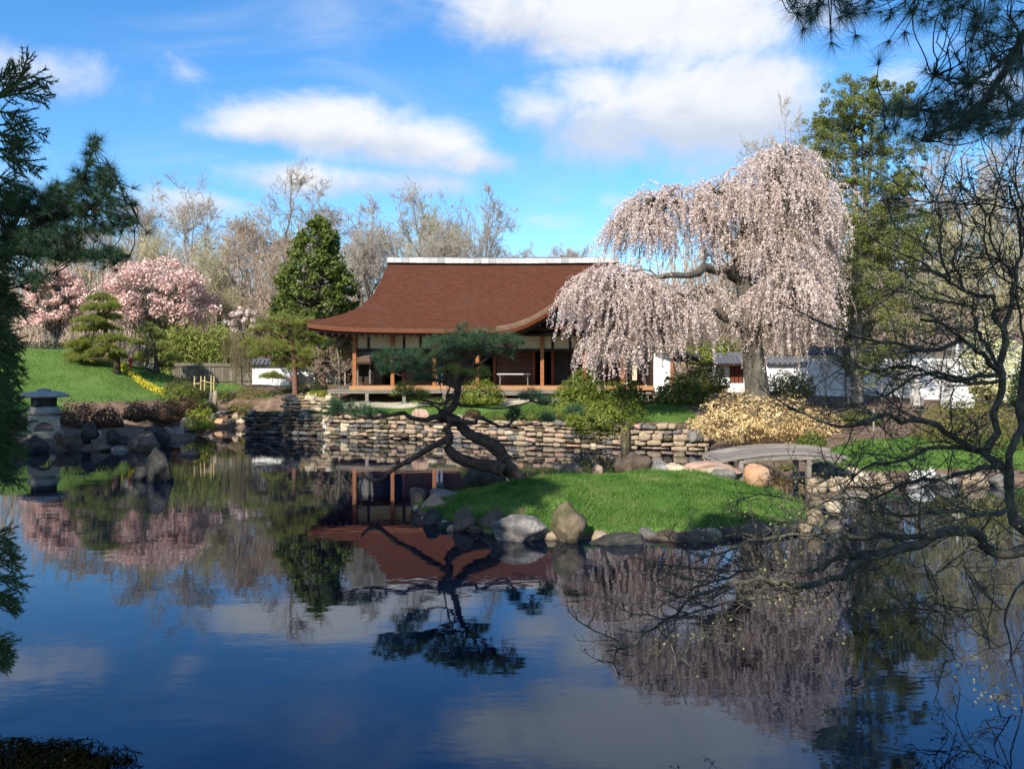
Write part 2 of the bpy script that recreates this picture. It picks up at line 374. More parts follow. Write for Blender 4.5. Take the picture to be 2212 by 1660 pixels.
def roof_mat():
    m = bpy.data.materials.new('roof_bark'); m.use_nodes = True; m.node_tree.nodes.clear(); g = NT(m.node_tree)
    vec = g.n('ShaderNodeTexCoord').outputs['Object']; mp = g.n('ShaderNodeMapping'); g.put(mp.inputs[0], vec); mp.inputs['Scale'].default_value = (1, 1, 3.4); v = mp.outputs[0]
    f = g.m('ADD', g.m('MULTIPLY', g.noise(v, 34, 4, .75), .74), g.m('MULTIPLY', g.noise(v, 3.2, 5, .6), .26))
    c = g.ramp(f, [(.32, (.034, .013, .009)), (.5, (.082, .031, .019)), (.68, (.145, .066, .043))])
    c = g.mix(g.m('MULTIPLY', g.ss(g.noise(vec, .7, 5, .65), .5, .72), .35), c, (.085, .05, .034, 1))
    p = g.n('ShaderNodeBsdfPrincipled'); g.put(p.inputs['Base Color'], c); p.inputs['Roughness'].default_value = .95; p.inputs['Specular IOR Level'].default_value = .05
    b = g.n('ShaderNodeBump'); b.inputs['Strength'].default_value = .7; b.inputs['Distance'].default_value = .03; g.put(b.inputs['Height'], g.noise(v, 40, 4, .7)); g.put(p.inputs['Normal'], b.outputs[0])
    o = g.n('ShaderNodeOutputMaterial'); g.put(o.inputs[0], p.outputs[0]); return m
MATS['roof_bark'] = roof_mat()
MATS['ground'] = ground_mat(); MATS['water'] = water_mat()
M = MATS

# ------------------------------------------------------------------ terrain
POND = np.array([(-36, 4), (-20, 3.6), (5.0, 3.5), (5.7, 6.5), (5.8, 8.8), (8, 9.6), (14, 10), (26, 12), (26, 19), (18, 21), (14, 21), (11, 20.7), (9, 20.4), (7.25, 20.5),
                 (7.3, 22), (7.6, 25), (7.2, 28.4), (6.95, 30.5), (4.1, 31.2), (-3.4, 34.75), (-8, 36.45), (-11.7, 37.8), (-12, 40.5), (-13.9, 41), (-14.0, 38), (-12.7, 33.9), (-13.4, 30.3), (-16.3, 29.4), (-19, 27.6), (-30, 26), (-36, 16)], float)
ISLE = np.array([(-1.95, 17.2), (-1.5, 15.7), (-.9, 14.9), (.2, 14.3), (1.2, 14.1), (2.6, 14.4), (4.1, 14.3), (4.9, 14.8), (5.6, 15.8), (5.9, 17.4), (5.95, 19.2), (5.8, 20.3), (4.6, 21.0), (2.8, 20.6), (1, 20.2), (-.5, 19.6), (-1.4, 18.6)], float)
def sdist(poly, x, y):
    """signed distance, positive inside"""
    x = np.asarray(x, float); y = np.asarray(y, float)
    d = np.full(x.shape, 1e9); ins = np.zeros(x.shape, bool)
    for (ax, ay), (bx, by) in zip(poly, np.roll(poly, -1, 0)):
        ex, ey = bx - ax, by - ay; t = np.clip(((x - ax) * ex + (y - ay) * ey) / (ex * ex + ey * ey), 0, 1)
        d = np.minimum(d, (x - ax - t * ex) ** 2 + (y - ay - t * ey) ** 2)
        c = ((ay > y) != (by > y)) & (x < (bx - ax) * (y - ay) / (by - ay + 1e-12) + ax); ins ^= c
    return np.where(ins, 1, -1) * np.sqrt(d)
def sstep(v, a, b): t = np.clip((v - a) / (b - a), 0, 1); return t * t * (3 - 2 * t)
def wob(x, y): return .06 * np.sin(1.1 * x + .7 * y) * np.sin(.6 * y - .4 * x) + .03 * np.sin(2.7 * x + 1.3 * y)
def ground_h(x, y):
    x = np.asarray(x, float); y = np.asarray(y, float)
    s = -sdist(POND, x, y)
    L = np.clip(.55 + .0415 * (y - 20), .55, 2.3)
    lf = (x < -11.4) & (y < 37.5)
    L = np.where(lf, .42 + .07 * np.clip(s - 2, 0, 9), L)
    L = np.where(y < 12, 1.15 - .6 * sstep(y, 5.5, 12), L)
    wall = (x > -12.2) & (x < 7.0) & (y > 29) & (y < 41.)
    L = np.where(wall, np.minimum(L, .86 + .085 * np.maximum(s, 0)), L)
    w = np.where(wall, .22, 3.2); e0 = np.where(wall, .25, .12)
    w = np.where(y < 12, 1.6, w)
    h = np.where(s > 0, e0 + (L - e0 - np.where(wall, .12 * np.exp(-s / 1.5), 0)) * sstep(s, -.05, w), np.clip(s * 1.2, -.9, 0) + .02)
    h = h + np.where(s > 1, wob(x, y), 0)
    h = h + np.where(s > 0, 1, 0) * (2.25 * np.exp(-(((x + 25.5) / 6.2) ** 2 + ((y - 46) / 6.0) ** 2) ** 1.15) + 1.2 * sstep(-x, 24, 40) * sstep(y, 36, 46))
    t = sdist(ISLE, x, y)
    hi = np.where(t > -.35, -.25 + .36 * sstep(t, -.3, .1) + .46 * sstep(t, .0, 2.4) + .5 * wob(x * 2, y * 2), -9)
    return np.maximum(h, hi)
def gh(x, y): return float(ground_h(np.array([x]), np.array([y]))[0])
def lawn_mask(x, y):
    s = -sdist(POND, x, y); t = sdist(ISLE, x, y)
    a = sstep(t, -.12, .15)
    k = np.argwhere(np.atleast_1d(t > 0))
    for i in map(tuple, k): a[i] -= .62 * sstep(mnoise.noise((x[i] * 1.9, y[i] * 1.9, 3.3)) + .3 * mnoise.noise((x[i] * 5, y[i] * 5, 1.3)), .3, .6)
    hill = sstep(1.35 - np.sqrt(((x + 25) / 9.3) ** 2 + ((y - 45.5) / 8.6) ** 2), 0, .5)
    front = sstep(s, .5, 1.1) * (1 - sstep(s, 5.6, 6.4)) * (x > -9.5) * (x < 7.2) * (y > 29) * (y < 40.2)
    right = sstep(s, .7, 1.3) * (1 - sstep(y, 24.4, 25.4)) * (x > 7) * (y > 20)
    far = sstep(y, 46, 52) * .45
    near = (y < 12) * .3
    return np.clip(np.maximum.reduce([a, hill, front, right, far + 0 * x, near + 0 * x]), 0, 1)
def make_ground():
    def lines(segs):
        o = []
        for a, b, st in segs: o.append(np.arange(a, b, st))
        return np.unique(np.round(np.concatenate(o), 4))
    xs = lines([(-900, -100, 100), (-100, -40, 6), (-40, -3, .45), (-3, 8, .16), (8, 28, .5), (28, 100, 6), (100, 901, 100)])
    ys = lines([(-300, -40, 40), (-40, 2, 2.), (2, 13, .4), (13, 22, .16), (22, 60, .4), (60, 200, 4), (200, 1001, 50)])
    X, Y = np.meshgrid(xs, ys); Z = ground_h(X, Y)
    Z = Z + 15. * sstep(Y, 105, 190) + np.where(Y > 190, (Y - 190) * .01, 0)
    G = np.stack([X, Y, Z], -1)
    o = MB().grid(G).build('ground', M['ground'], None, True)
    at = o.data.attributes.new('lawn', 'FLOAT', 'POINT'); at.data.foreach_set('value', lawn_mask(X, Y).ravel().astype(np.float32))
    o['kind'] = 'structure'
    w = mobj('pond', [(-60, 1.5, 0), (40, 1.5, 0), (40, 46, 0), (-60, 46, 0)], np.array([[0, 1, 2, 3]]), M['water']); w['kind'] = 'structure'
make_ground()
def grass(name, label, n, xr, yr, seed, hgt, wid, test, m_='grass_blade'):
    rng = np.random.default_rng(seed); x = rng.uniform(*xr, n); y = rng.uniform(*yr, n)
    m = test(x, y, rng); x, y = x[m], y[m]; z = ground_h(x, y)
    b = np.stack([x, y, z - .005], 1); d = np.stack([rng.normal(0, .45, len(x)), rng.normal(0, .45, len(x)), np.ones(len(x))], 1)
    cl = .7 + .6 * np.array([mnoise.noise((a * 1.3, c * 1.3, 0)) for a, c in zip(x, y)])
    V, f = needles(rng, b, d, hgt, wid, .45)
    V = V.reshape(-1, 3, 3); V[:, 2] = V[:, 0] + (V[:, 2] - V[:, 0]) * cl[:, None]
    o = mobj(name, V.reshape(-1, 3), f, M[m_]); tag(o, label, 'grass', None, 'stuff')
def bare(x, y, k=.33, sc=.9): return np.array([mnoise.noise((a * sc, b * sc, 3.3)) for a, b in zip(x, y)]) < k
grass('island_grass', 'bright green grass covering the small island in the pond', 95000, (-2, 6.7), (14, 21.2), 1, .105, .014, lambda x, y, r: (sdist(ISLE, x, y) > .0) & (bare(x, y, .38, 1.9) | (r.random(len(x)) < .4)))
grass('mound_grass', 'smooth green lawn on the rounded mound behind the stone lantern', 60000, (-36, -15), (36, 50), 2, .10, .03, lambda x, y, r: (lawn_mask(x, y) > .5) & (y < 49.5), 'grass_light')
grass('lawn_grass', 'strip of green lawn between the stone pond wall and the house', 45000, (-9.5, 7.2), (30, 40.2), 3, .10, .022, lambda x, y, r: (lawn_mask(x, y) > .45) & bare(x, y, .4, .6))
grass('bank_grass', 'patch of bright grass on the right bank beyond the bridge', 30000, (7.2, 18), (21, 25.4), 4, .10, .018, lambda x, y, r: (lawn_mask(x, y) > .45))

# ------------------------------------------------------------------ rocks and walls
_ico = {}
def ico(sub):
    if sub not in _ico:
        import bmesh
        bm = bmesh.new(); bmesh.ops.create_icosphere(bm, subdivisions=sub, radius=1.0)
        _ico[sub] = (np.array([v.co[:] for v in bm.verts]), np.array([[v.index for v in f.verts] for f in bm.faces])); bm.free()
    return _ico[sub]
def rock_shape(seed, cuts=9, sub=3, lo=.5, hi=.85, amp=.11, pts=None):
    rng = np.random.default_rng(seed); V, T = ico(sub); V = V.copy()
    for n, c in zip(sphere_pts(rng, cuts), rng.uniform(lo, hi, cuts)):
        k = V @ n - c; V -= np.where(k > 0, k * .92, 0)[:, None] * n
    off = seed * 7.13
    d = np.array([mnoise.noise((v[0] * 2.2 + off, v[1] * 2.2, v[2] * 2.2)) + .5 * mnoise.noise((v[0] * 5 + off, v[1] * 5, v[2] * 5)) + .3 * mnoise.noise((v[0] * 11, v[1] * 11 + off, v[2] * 11)) for v in V])
    V = V * (1 + amp * d)[:, None]
    V -= (V.max(0) + V.min(0)) / 2; V /= (V.max(0) - V.min(0)) / 2
    return V, T
def rock(seed, u, vt, vb, w, material, label, d=None, group=None, depth=.8, peak=0., name='boulder', yaw=None, sink=.25, sub=3, cuts=9):
    """boulder whose visible outline spans vt..vb and width w (survey units); d from the waterline unless given"""
    if d is None: d = F * H / (vb - HV)
    V, T = rock_shape(seed, sub=max(sub, 4 if w / F * d > .55 else 3), cuts=cuts + (5 if cuts > 6 else 2))
    hw = w / F * d / 2; top = H - (vt - HV) / F * d; bot = H - (vb - HV) / F * d - sink * .6
    if peak:
        z = (V[:, 2] + 1) / 2; k = 1 - peak * z ** 1.2; V = V.copy(); V[:, 0] *= k; V[:, 1] *= k
    c = np.array([(u - CU) / F * d, d + hw * depth * .6, (top + bot) / 2])
    V = V * [hw, hw * depth, (top - bot) / 2]
    o = bpy.data.objects.new(name, mesh_data(name, V, T, M[material], True)); COL.objects.link(o); o.location = [float(q) for q in c]
    tag(o, label, 'rock', group)
    return o
# island
rock(11, 1231, 1083, 1172, 96, 'stone_moss', 'tall rounded mossy brown boulder standing upright on the front shore of the island', peak=.35, cuts=5)
rock(12, 1121, 1113, 1168, 130, 'stone_pale', 'broad low pale grey boulder with a white streak at the island shore', depth=.6)
rock(13, 1063, 1099, 1146, 66, 'stone_brown', 'squarish brown boulder left of the pale grey one on the island shore')
rock(14, 1003, 1102, 1146, 52, 'stone_brown', 'dark rounded brown boulder at the left front of the island', depth=.9)
rock(15, 931, 1098, 1132, 50, 'stone_dark', 'dark low rock at the waterline below the pinkish slab')
rock(16, 967, 1112, 1126, 20, 'stone_cream', 'tiny pale stone between two dark rocks on the island shore', sub=2)
rock(17, 937, 1064, 1118, 66, 'stone_pink', 'pinkish angular rock slab at the left tip of the island', d=16.6, depth=.6)
rock(18, 902, 1052, 1100, 34, 'stone_brown', 'tan grey rock at the far left tip of the island', d=17.3)
rock(19, 960, 1054, 1080, 66, 'stone_grey', 'flat grey rock behind the pinkish slab on the island', d=17.6, depth=.6)
rock(20, 1330, 1151, 1176, 140, 'stone_dark', 'long flat dark stone slab at the island shore right of the upright boulder', depth=.4)
rock(21, 1478, 1147, 1168, 165, 'stone_brown', 'long low tan ledge of stone on the front shore of the island', depth=.35)
rock(22, 1645, 1128, 1172, 125, 'stone_brown', 'wide brown grey boulder behind the lower dogwood twigs on the island shore', depth=.7, d=14.4)
rock(23, 1046, 1003, 1062, 96, 'stone_dark', 'dark rounded boulder under the leaning pine trunk', d=18.9, depth=.8, cuts=4)
rock(24, 1375, 978, 1020, 92, 'stone_brown', 'brown grey pointed boulder on the back edge of the island', d=20.4)
rock(25, 1428, 989, 1022, 48, 'stone_pale', 'pale grey upright rock beside the pointed boulder on the back of the island', d=20.1)
rock(26, 1463, 1001, 1022, 54, 'stone_cream', 'cream rounded rock on the back of the island', d=20.0)
rock(27, 1545, 996, 1014, 140, 'stone_pink', 'long flat pinkish stone slab leading to the bridge', d=19.9, depth=.45)
rock(28, 1530, 1007, 1024, 110, 'stone_tan', 'lower flat tan slab in front of the pinkish one near the bridge', d=19.5, depth=.35)
rock(29, 1566, 1013, 1032, 62, 'stone_grey', 'grey square cut stone block in the grass near the bridge', d=19.1, depth=.5)
rock(30, 1640, 1003, 1044, 60, 'stone_orange', 'smooth orange brown boulder in front of the bridge', d=19.0, cuts=5)
rock(31, 1292, 1002, 1016, 26, 'stone_pink', 'small pinkish rock at the back edge of the island', d=20.5, sub=2)
rock(32, 1236, 1000, 1016, 54, 'stone_moss', 'low mossy rock half under water behind the island', d=21.6, sub=2)
# rocks in the open water at left
rock(40, 335, 965, 1042, 82, 'stone_dark', 'tall dark pyramid shaped rock rising from the pond', peak=.7, cuts=6)  # shade over this rock is put into its dark colour
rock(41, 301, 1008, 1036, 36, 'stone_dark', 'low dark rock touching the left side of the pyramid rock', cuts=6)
rock(42, 404, 972, 984, 50, 'stone_brown', 'flat brown rock barely above the water right of the pyramid rock', depth=.6, sub=2)
# left bank; many rocks use stone_dark, with the bank's shade put into colour
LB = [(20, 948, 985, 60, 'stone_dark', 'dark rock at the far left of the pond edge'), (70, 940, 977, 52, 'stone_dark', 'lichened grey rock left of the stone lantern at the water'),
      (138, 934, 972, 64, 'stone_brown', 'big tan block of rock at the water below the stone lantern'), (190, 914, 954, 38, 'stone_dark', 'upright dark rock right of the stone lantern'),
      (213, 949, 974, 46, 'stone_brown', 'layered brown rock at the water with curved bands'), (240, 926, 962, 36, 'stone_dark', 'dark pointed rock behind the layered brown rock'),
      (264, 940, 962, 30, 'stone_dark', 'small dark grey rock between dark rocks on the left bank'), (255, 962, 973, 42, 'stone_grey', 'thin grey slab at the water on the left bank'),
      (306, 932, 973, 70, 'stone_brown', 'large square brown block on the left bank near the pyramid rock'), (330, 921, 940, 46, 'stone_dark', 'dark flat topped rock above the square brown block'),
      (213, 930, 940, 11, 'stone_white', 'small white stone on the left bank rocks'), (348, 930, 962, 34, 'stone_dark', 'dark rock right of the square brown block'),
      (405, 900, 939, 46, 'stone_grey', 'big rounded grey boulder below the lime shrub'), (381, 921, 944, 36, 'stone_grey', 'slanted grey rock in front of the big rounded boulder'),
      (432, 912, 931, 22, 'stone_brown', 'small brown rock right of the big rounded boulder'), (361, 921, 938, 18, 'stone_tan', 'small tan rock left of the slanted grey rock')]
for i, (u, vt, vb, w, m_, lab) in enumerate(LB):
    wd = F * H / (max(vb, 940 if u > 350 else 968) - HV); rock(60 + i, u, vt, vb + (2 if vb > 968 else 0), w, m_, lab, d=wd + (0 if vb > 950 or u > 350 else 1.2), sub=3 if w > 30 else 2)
# stones of the inlet cascade
CS = [(471, 903, 918, 22, 'stone_orange', 'orange rock at the mouth of the little stream'), (520, 903, 918, 27, 'stone_cream', 'cream block at the mouth of the little stream'),
      (496, 900, 913, 18, 'stone_tan', 'small tan stone in the mouth of the stream'), (456, 892, 906, 22, 'stone_grey', 'grey stone left of the stream above the orange rock'),
      (464, 866, 880, 20, 'stone_white', 'white stone beside the stream below the bollards'), (500, 876, 894, 26, 'stone_grey', 'grey stone in the stream above the cream block'),
      (508, 890, 902, 20, 'stone_tan', 'tan stone stacked above the cream block'), (535, 895, 912, 16, 'stone_grey', 'grey stone at the left end of the dark stone wall'),
      (556, 862, 872, 20, 'stone_brown', 'reddish brown rock among the heather beyond the wall'), (545, 870, 878, 18, 'stone_tan', 'pale tan rock in the rock garden beyond the wall'),
      (600, 864, 884, 36, 'stone_tan', 'broad tan rock left of the tan block wall')]
for i, (u, vt, vb, w, m_, lab) in enumerate(CS): rock(90 + i, u, vt, vb, w, m_, lab, d=41.2 if vb > 895 else 43.5, sub=2)
# right bank stones
RB = [(1792, 1000, 1035, 70, 'stone_grey', 'layered grey rock under the right end of the bridge'), (1768, 1030, 1062, 42, 'stone_tan', 'tan rock at the water right of the bridge gap'),
      (1812, 1028, 1060, 46, 'stone_tan', 'pale tan rock on the right bank behind dogwood twigs'), (1860, 1011, 1040, 64, 'stone_cream', 'broad cream rock along the right bank lawn'),
      (1905, 1022, 1044, 40, 'stone_tan', 'tan rock right of the broad cream one'), (1948, 1026, 1046, 46, 'stone_brown', 'flat brown rock on the right bank shoreline'),
      (1994, 1016, 1044, 52, 'stone_white', 'white rock at the edge of the right bank lawn'), (2012, 1010, 1026, 26, 'stone_white', 'small white stone behind the larger white rock'),
      (2050, 1024, 1048, 52, 'stone_grey', 'grey rock on the shoreline behind the dogwood stems'), (2110, 1022, 1050, 54, 'stone_tan', 'tan rock at the right end of the shoreline'),
      (2170, 1024, 1050, 50, 'stone_grey', 'grey rock at the far right of the shoreline'), (1880, 1036, 1050, 30, 'stone_cream', 'small cream stone at the water in front of the broad cream rock'),
      (1925, 1040, 1052, 36, 'stone_tan', 'low tan stone half in the water by the right bank'), (1975, 1040, 1054, 32, 'stone_pale', 'pale stone half in the water below the white rock')]
for i, (u, vt, vb, w, m_, lab) in enumerate(RB): rock(120 + i, u, vt, vb, w, m_, lab, d=F * H / (max(vb, 1050) - HV) + (0.4 if vb < 1040 else 0), sub=2 if w < 45 else 3)
IS = [(1765, 1098, 1120, 40, 'stone_tan', 'tan rock at the right tip of the island'), (1805, 1078, 1100, 44, 'stone_cream', 'cream rock at the right end of the island behind twigs'),
      (1722, 1132, 1155, 40, 'stone_brown', 'brown rock right of the wide boulder on the island shore'), (1838, 1062, 1082, 40, 'stone_pale', 'pale rock at the back right end of the island')]
for i, (u, vt, vb, w, m_, lab) in enumerate(IS): rock(140 + i, u, vt, vb, w, m_, lab, d=(14.7, 16.2, 14.8, 18.)[(0, 1, 2, 3)[i]], sub=2)

def shore_stones():
    rng = np.random.default_rng(77); n = len(ISLE); pr = []
    for sd_ in range(5): V, T = rock_shape(500 + sd_, sub=2); pr.append([mesh_data('shore_stone', V, T, M[m_], True) for m_ in ('stone_brown', 'stone_dark', 'stone_grey', 'stone_tan')])
    for i in range(64):
        k = rng.uniform(0, 8.6) if i < 44 else rng.uniform(8.6, n); a, b = ISLE[int(k) % n], ISLE[(int(k) + 1) % n]; p = a + (b - a) * (k % 1); sz = rng.uniform(.06, .17)
        o = link('shore_stone', pr[rng.integers(5)][rng.integers(4)], None, (p[0] + rng.normal(0, .05), p[1] + rng.normal(0, .05) - .03, rng.uniform(0, .05)), (0, 0, rng.uniform(0, 6)), (sz * rng.uniform(1, 1.7), sz, sz * rng.uniform(.5, .9)))
        ft = min(((-1.9, 17, 'at the left tip of the island'), (-1.6, 15.7, 'below the pinkish slab of the island'), (-.9, 14.9, 'beside the dark rounded boulder of the island'), (-.2, 14.5, 'by the squarish brown boulder of the island'), (.35, 14.2, 'by the broad pale boulder of the island'), (1.0, 14.1, 'at the foot of the tall mossy boulder'), (1.8, 14.2, 'by the long flat dark slab of the island'), (2.8, 14.4, 'by the long tan ledge of the island'), (4.2, 14.2, 'by the wide brown grey boulder of the island'), (5.4, 14.9, 'at the right front corner of the island'), (6.4, 16.5, 'on the right end of the island behind twigs'), (6.2, 19.5, 'below the bridge end of the island'), (3, 20.7, 'on the hidden back shore of the island'), (0, 20, 'behind the pine on the back of the island')), key=lambda f_: (f_[0] - p[0]) ** 2 + (f_[1] - p[1]) ** 2)[2]
        tag(o, ('tiny' if sz < .1 else 'small') + ' ' + o.data.materials[0].name.split('_')[1].split('.')[0] + ' stone in the water ' + ft, 'stone', 'small stones along the island waterline')
shore_stones()
def stone_protos(tag_, mats, nshape=7, rnd=.32):
    """unit blocks with softened, uneven corners"""
    out = {}
    g = np.linspace(-1, 1, 4)
    pts, idx = [], {}
    for i in range(4):
        for j in range(4):
            for k in range(4):
                if i in (0, 3) or j in (0, 3) or k in (0, 3): idx[i, j, k] = len(pts); pts.append((g[i], g[j], g[k]))
    Q = []
    for a in range(3):
        for side in (0, 3):
            for p in range(3):
                for q in range(3):
                    c = []
                    for dp, dq in ((0, 0), (1, 0), (1, 1), (0, 1)):
                        t = [0, 0, 0]; t[a] = side; o_ = [x for x in range(3) if x != a]; t[o_[0]] = p + dp; t[o_[1]] = q + dq; c.append(idx[tuple(t)])
                    Q.append(c if (side == 3) ^ (a == 1) else c[::-1])
    pts = np.array(pts)
    for m_ in mats:
        L = []
        for s in range(nshape):
            rng = np.random.default_rng(hash((m_, s)) % 1000 + s * 31 if False else sum(map(ord, m_)) * 7 + s * 31)
            r = unit(pts) * 1.15; V = pts * (1 - rnd) + r * rnd
            V = V + rng.normal(0, .1, V.shape); V[:, 2] *= 1 + .12 * V[:, 0] * rng.uniform(-1, 1)
            L.append(mesh_data('stone', V * .5, np.array(Q), M[m_], True))
        out[m_] = L
    return out
SP = stone_protos('s', ['stone_tan', 'stone_cream', 'stone_pink', 'stone_grey', 'stone_brown', 'stone_orange', 'stone_dark', 'stone_moss'])
def stone_wall(name, label, a, b, z0, z1, rows, lens, mats, weights, seed, thick=.35, cap=True, core='stone_dark'):
    a, b = np.array(a, float), np.array(b, float); L = np.linalg.norm(b - a); t = (b - a) / L; nrm = np.array([t[1], -t[0]])
    if nrm[1] > 0: nrm = -nrm
    root = thing(name, label, 'wall', (*((a + b) / 2), 0))
    ang = math.atan2(t[1], t[0]); rng = random.Random(seed)
    c0 = a - nrm * .14; c1 = b - nrm * .14
    MB().bar((*c0, (z0 + z1) / 2 - .03), (*c1, (z0 + z1) / 2 - .03), .2, (z1 - z0) - .05).build('wall_core', M[core], root)
    z = z0; n = 0
    hs = [rng.uniform(.75, 1.35) for _ in range(rows)]; k = (z1 - z0) / sum(hs)
    for r in range(rows):
        hh = hs[r] * k; s = -rng.uniform(0, .2)
        while s < L:
            l = rng.uniform(*lens) * (1.25 if r == 0 else 1); l = min(l, L - s + .12)
            hz = hh * rng.uniform(.72, 1.25) * (rng.uniform(.75, 1.35) if (r == rows - 1 and cap) else 1)
            p = a + t * (s + l / 2) + nrm * rng.uniform(-.03, .05)
            m_ = rng.choices(mats, weights)[0]
            link('stone', rng.choice(SP[m_]), root, (p[0], p[1], z + hz / 2 + rng.uniform(-.012, .012)), (rng.uniform(-.1, .1), rng.uniform(-.14, .14), ang + rng.uniform(-.1, .1)),
                 (max(.06, l - rng.uniform(.005, .03)), thick * rng.uniform(.8, 1.1), max(.05, hz - .012)))
            s += l; n += 1
        z += hh
    return root
wm = ['stone_tan', 'stone_cream', 'stone_pink', 'stone_grey', 'stone_brown', 'stone_orange', 'stone_moss']
stone_wall('retaining_wall', 'dry stone pond wall in front of the house lawn behind the island pine', (-8.0, 36.0), (-3.4, 34.3), -.12, .93, 6, (.2, .52), wm, [9, 1, 1.5, 2.5, 2, 0, 1.5], 5)
stone_wall('retaining_wall', 'dry stone pond wall below the green shrub that spills over its edge', (-3.4, 34.3), (3.9, 30.85), -.12, .88, 6, (.19, .5), wm, [9, 1.4, 1.5, 2.5, 1.5, .4, 1.5], 6)
stone_wall('retaining_wall', 'right end of the dry stone pond wall next to the golden shrub', (4.3, 30.75), (6.85, 30.1), -.12, .88, 5, (.24, .55), wm, [8, 1, 3, 2, 1.5, 0, 1], 7)
stone_wall('retaining_wall', 'shaded dark section of dry stone pond wall by the stream mouth', (-11.6, 37.3), (-8.0, 36.0), -.12, .98, 7, (.2, .45), ['stone_grey', 'stone_brown', 'stone_dark', 'stone_moss'], [4, 3, 2, 2], 8)  # darker stone mix: this section's shade is painted into the stones
stone_wall('block_wall', 'low sunlit wall of cream and tan blocks with a bamboo rail above it', P(616, 880, 38.6)[:2], P(716, 880, 37.6)[:2], .92, 1.6, 4, (.28, .6), ['stone_cream', 'stone_tan', 'stone_orange', 'stone_pink'], [6, 3, 1, 1], 9, .4)
o = link('standing_stone', SP['stone_moss'][1], None, (4.1, 30.65, .42), (0, 0, -.4), (.32, .4, 1.02)); tag(o, 'grey upright stone post set into the pond wall', 'stone')
o = rock(160, 700, 898, 927, 15, 'stone_white', 'small white pointed stone standing against the pond wall', d=35.8, peak=.6, sub=2, name='pointed_stone')
o = rock(161, 908, 882, 904, 42, 'stone_pink', 'big pinkish block jutting from the top of the pond wall', d=34.2, sub=2)
o = rock(162, 1508, 920, 952, 50, 'stone_grey', 'large grey rock at the wall end under the golden shrub', d=30.0)
for i, (u, z) in enumerate(((457, .62), (465, .66))):
    o = link('stone_bollard', SP['stone_tan' if i else 'stone_grey'][2], None, P(u, 860, 41.6), (0, .04, .3), (.2, .2, z)); tag(o, ('shorter tan stone bollard right of the grey one by the stream', 'grey stone bollard left of the tan one by the stream')[1 - i], 'bollard')
o = box_obj('stone_slab', P(466, 892, 40.8), P(500, 886, 41.8) + [0, 0, 0], M['stone_grey']); tag(o, 'flat grey stone slab bridging the little stream', 'slab', None, 'thing')

